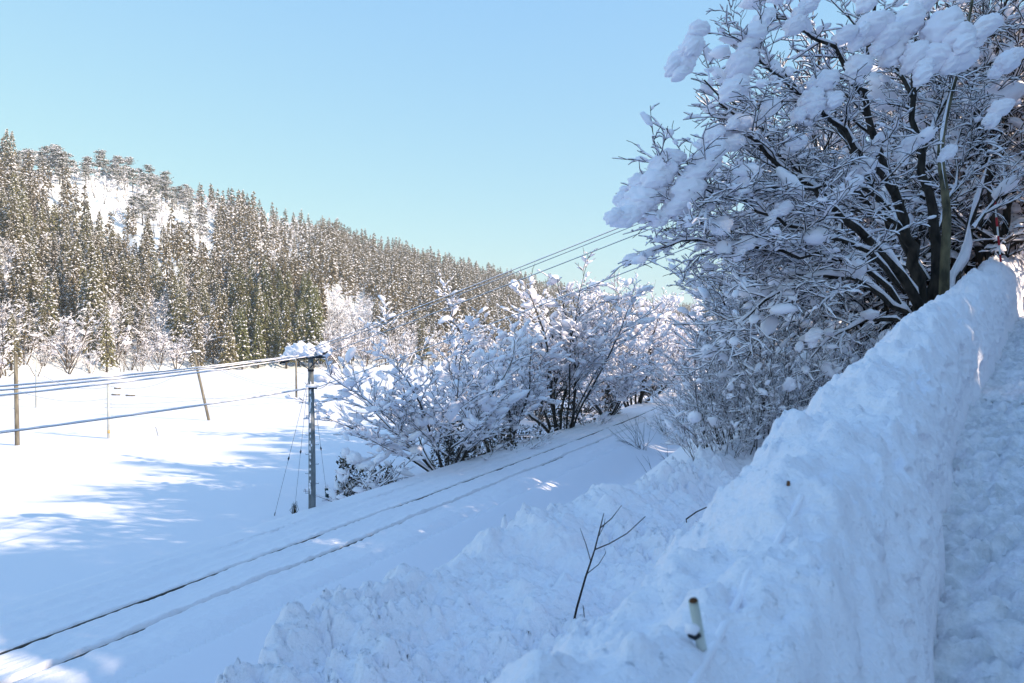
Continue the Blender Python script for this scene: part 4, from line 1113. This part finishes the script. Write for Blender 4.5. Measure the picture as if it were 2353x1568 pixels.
# the snowy tree right behind the pole
Gm1 = fan(301, 9.0, 11, 1.05, 3, spacing=(0.50, 0.38, 0.34, .2), lenf=(0.48, 0.46, 0.40, 0.4), grav=(0.02, 0.03, 0.05, 0.03), tipr=0.009, r0=0.0088)
ivym = [(0, 0, 0.0, 2.6, 0.8, 1100), (0.3, -.3, 1.5, 3.2, 0.6, 600), (1.0, 0, 0, 1.4, 0.8, 600)]
mid1 = tree_meshes(Gm1, rg, wsn, [((2, 3), 0.42, 0.085, ICO2, 1.6), ((1, 2), 0.34, 0.14, ICO2, 1.5)], ivy=ivym, twig_snow=0.85)
tree_thing('snowy_tree', at_px(1022, 41.5), 0.3, mid1, 'wide snow-laden tree with fanned branches just right of the concrete pole', 'tree')
Gm2 = fan(307, 11.8, 10, 0.85, 3, spacing=(0.52, 0.40, 0.36, .2), lenf=(0.48, 0.46, 0.40, 0.4), grav=(0.02, 0.03, 0.03, 0.03), tipr=0.011, r0=0.010, base_r=0.7)
ivym2 = [(0, 0, 0.6, 4.2, 1.0, 800), (1.0, 0.2, 0, 3.0, 0.9, 500), (-1.3, 0, 0, 1.8, 1.2, 500)]
mid2 = tree_meshes(Gm2, rg, wsn, [((2, 3), 0.42, 0.095, ICO2, 1.6), ((1, 2), 0.34, 0.16, ICO2, 1.5)], ivy=ivym2, twig_snow=0.85)
tree_thing('snowy_tree', at_px(1288, 57.0), 1.2, mid2, 'tall snow-laden tree with an ivy-dark trunk at the left edge of the track', 'tree')
GROW = 'snowy trees lining the left side of the track'
for k, (px, Y, rz, s, which, lab) in enumerate(((1150, 50, 2.2, 0.72, 1, 'smaller snowy tree filling the gap between the two large snowy trees'),
        (1395, 67, 0.9, 0.95, 0, 'snowy tree next along the track after the ivy-dark one'), (1455, 80, 4.0, 1.05, 1, 'snowy tree by the track where the rails begin to bend'),
        (1500, 94, 2.0, 1.1, 0, 'snowy tree far along the track bend'), (1535, 112, 5.0, 1.15, 1, 'snowy tree farthest along the left of the track bend'),
        (1340, 86, 3.0, 1.0, 0, 'snowy tree set back from the track behind the ivy-dark tree'), (1230, 76, 0.4, 0.8, 0, 'snowy tree set back on the field side behind the gap tree'))):
    tree_thing('snowy_tree', at_px(px, Y), rz, mid1 if which == 0 else mid2, lab, 'tree', GROW, (s, s, s))

# generic slope trees (three shapes) and thin shrubs
wsl = lambda r: 0.018 + 0.6 * np.clip(r, 0, 0.09)
GEN = []
for k, (sd, H, n, sp) in enumerate(((401, 9.5, 6, 0.75), (402, 10.5, 5, 0.6), (403, 8.0, 8, 0.95))):
    G = fan(sd, H, n, sp, 3, wob0=0.12, spacing=(0.40, 0.28, 0.22, .2), lenf=(0.45, 0.48, 0.45, 0.4), grav=(0.02, -0.01, -0.02, 0.0), tipr=0.010, r0=0.012)
    GEN.append(tree_meshes(G, rg, wsl, [((2, 3), 0.07, 0.085, ICO2, 1.4), ((1, 2), 0.10, 0.16, ICO2, 1.4)]))
SHR = []
for k, (sd, H, n, sp) in enumerate(((501, 2.9, 26, 0.6), (502, 2.0, 30, 0.9))):
    G = fan(sd, H, n, sp, 2, wob0=0.12, spacing=(0.16, 0.15, .15, .15), lenf=(0.36, 0.45, 0.4, 0.4), grav=(-0.02, -0.02, 0.0, 0.0), tipr=0.0035, r0=0.0045, base_r=0.7, minlen=0.12, seglen=(0.25, 0.16, 0.12, 0.1))
    SHR.append(tree_meshes(G, rg, lambda r: 0.0085 + 0.7 * np.clip(r, 0, .03), [((1, 2), 0.06, 0.05, ICO2, 1.4), ((0,), 0.15, 0.11, ICO2, 1.3)]))
GS = 'bare snowy trees crowding the slope behind the big tree'
spots = [(2230, 20.5, 0.3, 0.95, 1), (2330, 19.5, 1.4, 0.9, 0), (2050, 22, 2.0, 1.0, 0), (1900, 24, 3.3, 0.95, 2), (2300, 25, 4.1, 1.05, 2), (2150, 27, 5.0, 1.1, 1),
         (1960, 31, 0.9, 1.15, 0), (1790, 30, 2.6, 0.95, 2), (1850, 38, 1.9, 1.2, 1), (2080, 36, 4.4, 1.25, 2), (1850, 43, 0.2, 1.0, 0), (1800, 54, 3.1, 1.05, 2), (1830, 50, 5.5, 1.2, 1),
         (1770, 68, 1.0, 0.95, 0), (1790, 66, 2.8, 1.2, 2), (1930, 47, 0.5, 1.3, 0), (1735, 86, 4.2, 0.9, 2), (1690, 118, 0.7, 1.1, 1), (2250, 33, 2.4, 1.3, 0), (2380, 24, 3.6, 1.1, 1), (1790, 27, 1.3, 0.55, 2), (1790, 23, 5.2, 0.55, 0)]
for k, (px, Y, rz, s, w) in enumerate(spots):
    near = 'close behind the big tree' if Y < 29 else ('farther back on the slope' if Y < 55 else 'at the far end of the slope by the track bend')
    side = 'right of its trunks' if px > 2170 else ('behind its trunks' if px > 1980 else 'left of its trunks')
    shape = ('many-stemmed', 'upright', 'low spreading')[w]
    lab = '%s bare snowy tree %s%s' % (shape, near, (', ' + side) if Y < 55 else '')
    tree_thing('bare_tree', at_px(px, Y), rz, GEN[w], lab, 'tree', GS + ' ' + near.split()[0] + ' ' + side.split()[0] + ' ' + shape, (s, s, s))
GB = 'dark thin-twigged shrubs below the big tree'
for k, (px, Y, rz, s, w) in enumerate(((1645, 12.9, 0.4, 0.5, 1), (1690, 13.4, 2.0, 0.7, 0), (1740, 14.0, 3.1, 0.8, 0), (1795, 14.8, 4.0, 0.8, 0), (1845, 16.0, 5.2, 0.8, 1), (1715, 19.0, 1.1, 0.95, 0), (1770, 20, 2.7, 1.1, 0), (1690, 21.5, 0.2, 0.8, 1), (1820, 21, 3.9, 1.1, 0), (1905, 19.5, 1.9, 0.9, 1), (1690, 27, 5.0, 0.9, 1))):
    lab = ('tall thin-twigged dark shrub on the slope under the big tree', 'low tangled dark shrub at the foot of the slope thicket')[w]
    tree_thing('shrub', at_px(px, Y, -0.1), rz, SHR[w], lab, 'shrub', GB + (' tall', ' low')[w], (s, s, s))

# the big many-stemmed tree on the right
def big_tree():
    Y0 = 14.6; bx, by, bz = at_px(2135, Y0)
    G = Grower(606, 3, wob=(0.1, 0.18, 0.24, 0.30), grav=(0, 0.0, -0.03, -0.01), seglen=(0.5, 0.26, 0.15, 0.09), spacing=(0.19, 0.17, 0.14, .2), lenf=(0.36, 0.55, 0.60, 0.4), start=(0.10, 0.10, 0.10, 0.1), ang=(46, 46, 48, 45), rf=0.45, minlen=0.14, tipr=0.0046)
    limbs = [
     (.115, [(2125, 725, 14.3), (2110, 640, 14.3), (2085, 540, 14.2), (2050, 440, 14), (2010, 330, 13.8), (1985, 230, 13.6), (1990, 120, 13.5), (2010, 0, 13.4), (2020, -140, 13.3)]),
     (.12, [(2150, 720, 14.6), (2150, 600, 14.7), (2135, 480, 14.8), (2110, 360, 15), (2095, 220, 15.2), (2100, 90, 15.3), (2115, -80, 15.4)]),
     (.09, [(2122, 730, 14.2), (2070, 640, 13.9), (2000, 560, 13.5), (1900, 470, 13), (1820, 400, 12.7), (1740, 330, 12.4), (1680, 260, 12.2), (1625, 190, 12.0)]),
     (.075, [(2110, 735, 14.2), (2060, 690, 13.8), (1980, 620, 13.4), (1880, 590, 13), (1760, 570, 12.6), (1640, 555, 12.3), (1540, 560, 12.1), (1470, 590, 12)]),
     (.08, [(2130, 700, 14.6), (2080, 560, 14.8), (2020, 460, 15.2), (1930, 410, 15.6), (1800, 390, 16), (1680, 395, 16.3), (1560, 420, 16.6), (1480, 465, 16.8)]),
     (.07, [(2100, 740, 14), (2050, 700, 13.7), (1960, 635, 13.2), (1860, 640, 12.9), (1760, 690, 12.6), (1680, 770, 12.4), (1625, 850, 12.3)]),
     (.085, [(2125, 700, 14.8), (2090, 580, 15.4), (2030, 480, 16), (1960, 350, 16.8), (1860, 230, 17.4), (1760, 130, 17.9), (1690, 60, 18.3)]),
     (.09, [(2180, 690, 15.2), (2215, 560, 16.4), (2255, 420, 17.4), (2300, 300, 18), (2320, 150, 18.4), (2340, -20, 18.6)]),
     (.06, [(2090, 745, 14), (2030, 735, 13.6), (1950, 750, 13.2), (1880, 800, 12.9), (1825, 870, 12.7)]),
     (.075, [(2130, 640, 14.8), (2060, 520, 15.5), (1960, 480, 16.2), (1840, 490, 17), (1720, 520, 17.6), (1610, 530, 18), (1510, 530, 18.3)]),
     (.07, [(2050, 440, 14), (1960, 330, 13.3), (1880, 250, 12.8), (1800, 180, 12.4), (1730, 120, 12.1), (1660, 70, 11.9)]),
     (.06, [(1990, 230, 13.6), (1930, 140, 13.2), (1860, 80, 12.9), (1790, 30, 12.6), (1740, -40, 12.4)]),
     (.06, [(2100, 220, 15.2), (2030, 120, 15.8), (1950, 40, 16.2), (1880, -30, 16.5)]),
     (.065, [(2110, 360, 15), (2170, 230, 15.6), (2220, 130, 16.2), (2260, 40, 16.5), (2290, -60, 16.8)]),
     (.05, [(2230, 520, 15.7), (2300, 440, 16.3), (2370, 380, 16.8), (2450, 330, 17.3)]),
     (.055, [(2085, 540, 14.2), (2000, 470, 13.6), (1900, 430, 12.9), (1790, 430, 12.4), (1680, 450, 12.1), (1580, 480, 11.9), (1500, 520, 11.8)]),
     (.055, [(2060, 650, 13.9), (1960, 560, 13.2), (1850, 530, 12.7), (1740, 480, 12.3), (1640, 440, 12.0), (1550, 390, 11.8), (1480, 370, 11.7)]),
     (.05, [(2000, 600, 13.5), (1900, 640, 13.4), (1800, 720, 13.3), (1730, 800, 13.3), (1690, 880, 13.3)]),
     (.05, [(1900, 470, 13), (1800, 350, 13.4), (1720, 270, 13.8), (1660, 200, 14.2), (1610, 140, 14.5)]),
     (.05, [(2110, 640, 14.3), (2060, 600, 15.2), (1970, 590, 16.2), (1870, 620, 17), (1770, 640, 17.6), (1680, 640, 18)]),
     (.05, [(2140, 560, 14.8), (2190, 430, 15.4), (2200, 320, 16.0), (2230, 220, 16.3), (2270, 150, 16.6)]),
    ]
    for r, pts in limbs:
        q = np.array([P(*p) for p in pts]) - np.array((bx, by, bz))
        t = np.linspace(0, len(q) - 1, 3 * len(q) - 2)
        f = [_spline(np.arange(len(q)), q[:, k])(t) for k in range(3)]
        q2 = np.stack(f, 1); rr = random.Random(int(r * 1e4) + len(pts) + int(pts[0][0]))
        q2 += np.array([[rr.gauss(0, .035) for _ in range(3)] for _ in q2])
        if pts[0][1] > 650: q2[0, 2] -= 0.6
        stem = r >= 0.085; r = r * (1.2 if stem else 0.9); G.start = ((0.52 if stem else (0.32 if pts[0][1] > 600 else 0.12)), 0.10, 0.10, 0.1); G.spacing = ((0.34 if stem else 0.19), 0.17, 0.14, .2); G.bias = ((-0.3, 0.8, 0) if stem else (0, 0, 0)); rad = r * (1 - 0.90 * np.linspace(0, 1, len(q2)) ** 0.75)
        G.limb([tuple(p) for p in q2], list(rad), 0)
    # pillows of snow hanging over the outer branches
    hv = []; r2 = np.random.default_rng(9)
    for (px, py, s, Y) in ((2010, 58, .36, 12.6), (2165, 70, .48, 12.6), (2205, 140, .36, 12.5), (2150, 130, .34, 12.5), (2040, 84, .34, 12.6), (2085, 55, .40, 12.7), (2195, 95, .4, 12.5), (1944, 80, .24, 12.4), (1732, 85, .32, 12.0), (1705, 150, .36, 12.0), (1690, 200, .30, 12), (1588, 115, .30, 12), (1606, 70, .24, 12), (1575, 150, .24, 12), (1893, 190, .32, 12.5), (1974, 154, .32, 12.6),
                           (1911, 232, .28, 12.5), (1867, 245, .28, 12.4), (1700, 286, .26, 12), (1682, 330, .26, 12), (1541, 367, .28, 11.8), (1620, 376, .36, 11.8), (1640, 350, .3, 11.8), (1580, 440, .38, 11.7), (1520, 405, .34, 11.7), (1600, 400, .3, 11.7), (1475, 460, .36, 11.7), (1440, 500, .32, 11.7), (1450, 480, .3, 11.8), (1555, 475, .28, 11.7), (1500, 450, .3, 11.8), (1640, 310, .24, 12),
                           (2030, 320, .22, 13), (1960, 420, .22, 12.6), (2100, 330, .24, 13), (2180, 350, .2, 13), (1800, 480, .22, 12), (1990, 380, .22, 12.8), (2320, 140, .3, 13), (2270, 60, .3, 13.3), (1830, 60, .26, 12.4), (1760, 40, .24, 12.3), (2120, 10, .32, 12.9), (1990, 10, .26, 12.9), (1860, 10, .26, 12.6), (2300, 250, .26, 13), (1720, 400, .26, 11.8), (1660, 520, .24, 11.8), (1470, 420, .24, 11.9), (1870, 770, .2, 12.4), (1720, 560, .2, 12), (1830, 330, .22, 12.3), (1770, 250, .24, 12.2)):
        c = np.array(P(px, py, Y)) - np.array((bx, by, bz))
        s = s * 0.72; n = 1 + int(r2.random() * 3)
        C = [c]; S = [(s * 1.05, s * .85, s * .80)]; pit = [r2.uniform(0.2, 0.8)]; yaw = [r2.normal(0, 0.5)]
        for j in range(n):
            C.append(c + np.array((-0.5 * s * (j + .6) + r2.normal(0, .3 * s), r2.normal(0, .4 * s), -0.55 * s * (j + .4) + r2.normal(0, .15 * s)))); q = s * r2.uniform(.45, .85)
            S.append((q * 1.1, q * .85, q * .85)); pit.append(r2.uniform(0.4, 1.1)); yaw.append(r2.normal(0, .5))
        hv += clumps(C, np.array(yaw), np.array(pit), S, ICO4, r2)
    ms = tree_meshes(G, r2, lambda r: 0.0115 + 0.8 * np.clip(r, 0, 0.08), [((3,), 0.05, 0.03, ICO2, 1.3), ((2,), 0.20, 0.048, ICO2, 1.35), ((1,), 0.45, 0.085, ICO2, 1.3)], heavy=hv, twig_snow=0.85, thin=1.0)
    t = tree_thing('big_tree', (bx, by, bz), 0, ms, 'huge many-stemmed bare tree loaded with snow, leaning out over the slope', 'tree')
    # the pale trunk
    q = np.array([P(*p) for p in [(2165, 705, 14.0), (2170, 600, 14.0), (2174, 480, 14.1), (2160, 350, 14.6), (2178, 240, 15.2), (2210, 120, 15.6), (2240, -40, 16)]])
    b2 = q[0].copy(); q = q - b2; q[0, 2] -= 0.5
    G2 = Grower(610, 3, wob=(0.1, 0.17, 0.21, 0.24), grav=(0, 0, -0.03, -0.02), seglen=(0.5, 0.3, 0.2, 0.13), spacing=(0.35, 0.22, 0.18, .2), lenf=(0.28, 0.46, 0.46, 0.4), start=(0.72, .12, .12, .1), rf=0.5, minlen=0.16, tipr=0.0062)
    tt = np.linspace(0, 6, 19); q2 = np.stack([_spline(np.arange(7), q[:, k])(tt) for k in range(3)], 1)
    G2.limb([tuple(p) for p in q2], list(0.095 * (1 - 0.75 * np.linspace(0, 1, 19))), 0)
    ms2 = tree_meshes(G2, r2, lambda r: 0.007 + 0.7 * np.clip(r, 0, 0.08), [((3,), 0.03, 0.04, ICO2, 1.4), ((2,), 0.08, 0.07, ICO2, 1.4), ((1,), 0.2, 0.11, ICO2, 1.4)], bark='bark_pale', twig_snow=0.85, thin=1.1)
    tree_thing('bare_tree', tuple(b2), 0, ms2, 'tree with a pale yellowish trunk standing beside the big dark stems', 'tree')
    n = sum(len(x) for x in G.out); print('BIG', [len(x) for x in G.out])
big_tree()

# vine-covered scrub at the left edge of the track
def vine_bush():
    bx, by, bz = at_px(835, 36.0); r2 = np.random.default_rng(4)
    G = fan(701, 2.6, 12, 0.7, 2, wob0=0.2, spacing=(0.25, 0.25, .2, .2), tipr=0.007, r0=0.010, base_r=0.6, grav=(0, -0.06, -0.08, 0), seglen=(.25, .2, .15, .1))
    ms = tree_meshes(G, r2, lambda r: 0.025 + 0.5 * r, [((1, 2), 0.4, 0.10, ICO2, 1.7)], ivy=[(0, 0, 0.1, 1.4, 0.6, 330), (-0.75, 0.1, 0.1, 1.8, 0.35, 300), (0.9, 0, 0.0, 1.5, 0.3, 260), (0.4, 0, .2, 1.0, .5, 120)],
                     heavy=clumps([(-0.35, -0.1, 1.75), (0.1, 0, 1.45), (1.7, 0, 0.35), (2.1, 0.2, 0.25), (-0.7, 0, 1.95)], np.array([0., .3, .1, 0, 0]), np.array([0., .1, 0., 0, 0]), [(.3, .3, .28), (.35, .3, .2), (.45, .4, .3), (.4, .3, .2), (.16, .15, .2)], ICO4, r2))
    tree_thing('vine_bush', (bx, by, bz), 0, ms, 'dark vine-tangled bush capped with snow at the near left edge of the track', 'bush', None, (1.15, 1.15, 1.25))
    twig_thing('dead_sapling', at_px(797, 35.5), [([P(815, 1130, 35.5), P(800, 1100, 35.5), P(783, 1066, 35.5)], [0.02, 0.015, 0.008]), ([P(803, 1106, 35.5), P(788, 1098, 35.5)], [0.01, 0.006])], 'thin dead sapling leaning left between the pole and the vine bush', 'sapling')
    G = fan(702, 1.3, 14, 1.2, 2, wob0=0.2, spacing=(0.2, 0.2, .2, .2), tipr=0.006, r0=0.006, base_r=0.6, grav=(-0.03, -0.03, 0, 0), seglen=(.2, .15, .12, .1))
    sc = tree_meshes(G, r2, lambda r: 0.012 + 0.5 * r, [((1, 2), 0.2, 0.06, ICO1, 1.7)], ivy=[(0, 0, 0, 0.7, 0.7, 160)])
    for k, (px, Y, s, lab) in enumerate(((1090, 43.5, 1.5, 'brown tangled scrub under the wide snowy tree at the track edge'), (1150, 46, 1.6, 'brown tangled scrub between the two large snowy trees'), (1210, 50, 1.5, 'scrub at the track edge just before the ivy-dark tree'), (1340, 60, 1.7, 'scrub at the track edge just after the ivy-dark tree'), (930, 38.5, 0.8, 'low scrub half buried by snow right of the vine bush'))):
        tree_thing('scrub', at_px(px, Y), k * 1.3, sc, lab, 'scrub', None, (s, s, s))
vine_bush()

# the wood on the mountainside to the right, which shades this side of the valley
SUNGAPS = ((9.6, 1.5), (21.6, 2.9), (27.0, 2.4), (50.0, 2.2), (39.5, 1.3))          # strips kept treeless, shaped so that sun patches fall on the track
def slope_wood():
    r2 = np.random.default_rng(21); items = []; cor = SUNGAPS
    for _ in range(9000):
        if len(items) > 600: break
        p = r2.uniform(-50, 115) if len(items) < 460 else r2.uniform(-6, 8.2); a = -r2.uniform(16, 105)
        x = -SUNV[0] * a + 0.39 * p; y = -SUNV[1] * a + 0.92 * p
        q, d = coords(np.array([x]), np.array([y])); h = -d[0] - 5.6
        if h < 4 or math.degrees(math.atan2(x, y)) < 36.5: continue
        if GAPS(p) or any(abs(p - c) < w for c, w in cor): continue
        s = r2.uniform(0.8, 1.25)
        kind = 'bare_low' if r2.random() < 0.45 and not any(abs(p - c) < 4.6 for c, w in cor) else 'cedar_low'
        s2 = s * {'bare_low': 1.1, 'cedar_low': 0.68}[kind]
        items.append((kind, int(r2.integers(3)), (x, y, gz(x, y) - 0.3), r2.random() * 6.28, (s2, s2, s2)))
    o = merged('mountainside_wood', items, (M['twig'], M['snow_tree'], M['bark']))
    tag(o, 'wood covering the mountainside that rises to the right of the road', 'woodland', kind='stuff')
GAPS = lambda p: (30.5 < p < 35.0)
slope_wood()

# ------------------------------------------------------------------ camera, sun, sky
cam = bpy.data.cameras.new('camera'); co = bpy.data.objects.new('camera', cam); COL.objects.link(co)
co.location = (0, 0, 0); co.rotation_euler = (R(90.0), 0, 0)
cam.sensor_width = 36.0; cam.lens = 28.0; cam.clip_start = 0.05; cam.clip_end = 20000
cam.shift_y = 3.0 / 2352.0
cam.dof.use_dof = True; cam.dof.focus_distance = 34.0; cam.dof.aperture_fstop = 4.5
scene.camera = co
ELEV = 27.0
sunl = bpy.data.lights.new('sun', 'SUN'); so = bpy.data.objects.new('sun', sunl); COL.objects.link(so)
sunl.energy = 5.0; sunl.angle = R(0.5); sunl.color = (1.0, 0.84, 0.64)
sd = Vector((SUNV[0] * math.cos(R(ELEV)), SUNV[1] * math.cos(R(ELEV)), math.sin(R(ELEV))))
so.rotation_euler = sd.to_track_quat('Z', 'Y').to_euler(); so.location = (30, -15, 60)
w = bpy.data.worlds.new('World'); scene.world = w; w.use_nodes = True
nt = w.node_tree; bg = nt.nodes['Background']
sky = nt.nodes.new('ShaderNodeTexSky'); sky.sky_type = 'NISHITA'; sky.sun_disc = False
sky.sun_elevation = R(ELEV); sky.sun_rotation = math.atan2(SUNV[0], SUNV[1])
sky.air_density = 1.0; sky.dust_density = 0.3; sky.ozone_density = 1.0; sky.altitude = 200
sky.dust_density = 0.3; sky.ozone_density = 2.0
sep = nt.nodes.new('ShaderNodeSeparateColor'); cmb = nt.nodes.new('ShaderNodeCombineColor')
nt.links.new(sky.outputs['Color'], sep.inputs['Color'])
STR = 0.12
for ch, (A_, g_) in {'Red': (0.68, 0.57), 'Green': (0.79, 0.42), 'Blue': (0.735, 0.03)}.items():   # a winter sky of low contrast: soft shoulder per channel
    m0 = nt.nodes.new('ShaderNodeMath'); m0.operation = 'MULTIPLY'; m0.inputs[1].default_value = 0.15
    m1 = nt.nodes.new('ShaderNodeMath'); m1.operation = 'POWER'; m1.inputs[1].default_value = g_
    m2 = nt.nodes.new('ShaderNodeMath'); m2.operation = 'MULTIPLY'; m2.inputs[1].default_value = A_ / STR
    nt.links.new(sep.outputs[ch], m0.inputs[0]); nt.links.new(m0.outputs[0], m1.inputs[0]); nt.links.new(m1.outputs[0], m2.inputs[0]); nt.links.new(m2.outputs[0], cmb.inputs[ch])
nt.links.new(cmb.outputs['Color'], bg.inputs['Color']); bg.inputs['Strength'].default_value = STR
scene.view_settings.view_transform = 'Standard'; scene.view_settings.look = 'None'; scene.view_settings.exposure = 0.42; scene.view_settings.gamma = 1.0
scene.render.engine = 'CYCLES'
scene.cycles.use_denoising = True
scene.cycles.max_bounces = 6; scene.cycles.diffuse_bounces = 4; scene.cycles.transparent_max_bounces = 4

# thin winter air between here and the far hill
V, Pq = box(150, 560, 45, 3400, 1640, 116)
hz = bpy.data.materials.new('haze'); hz.use_nodes = True; hn = hz.node_tree
hn.nodes.remove(hn.nodes['Principled BSDF'])
pv = hn.nodes.new('ShaderNodeVolumePrincipled'); pv.inputs['Color'].default_value = (0.93, 0.95, 1.0, 1); pv.inputs['Density'].default_value = 0.0003; pv.inputs['Anisotropy'].default_value = 0.0
hn.links.new(pv.outputs['Volume'], hn.nodes['Material Output'].inputs['Volume'])
ho = link('haze', mesh_np('haze', V, Pq, False), hz); tag(ho, 'thin pale winter haze filling the valley', 'haze', kind='stuff')
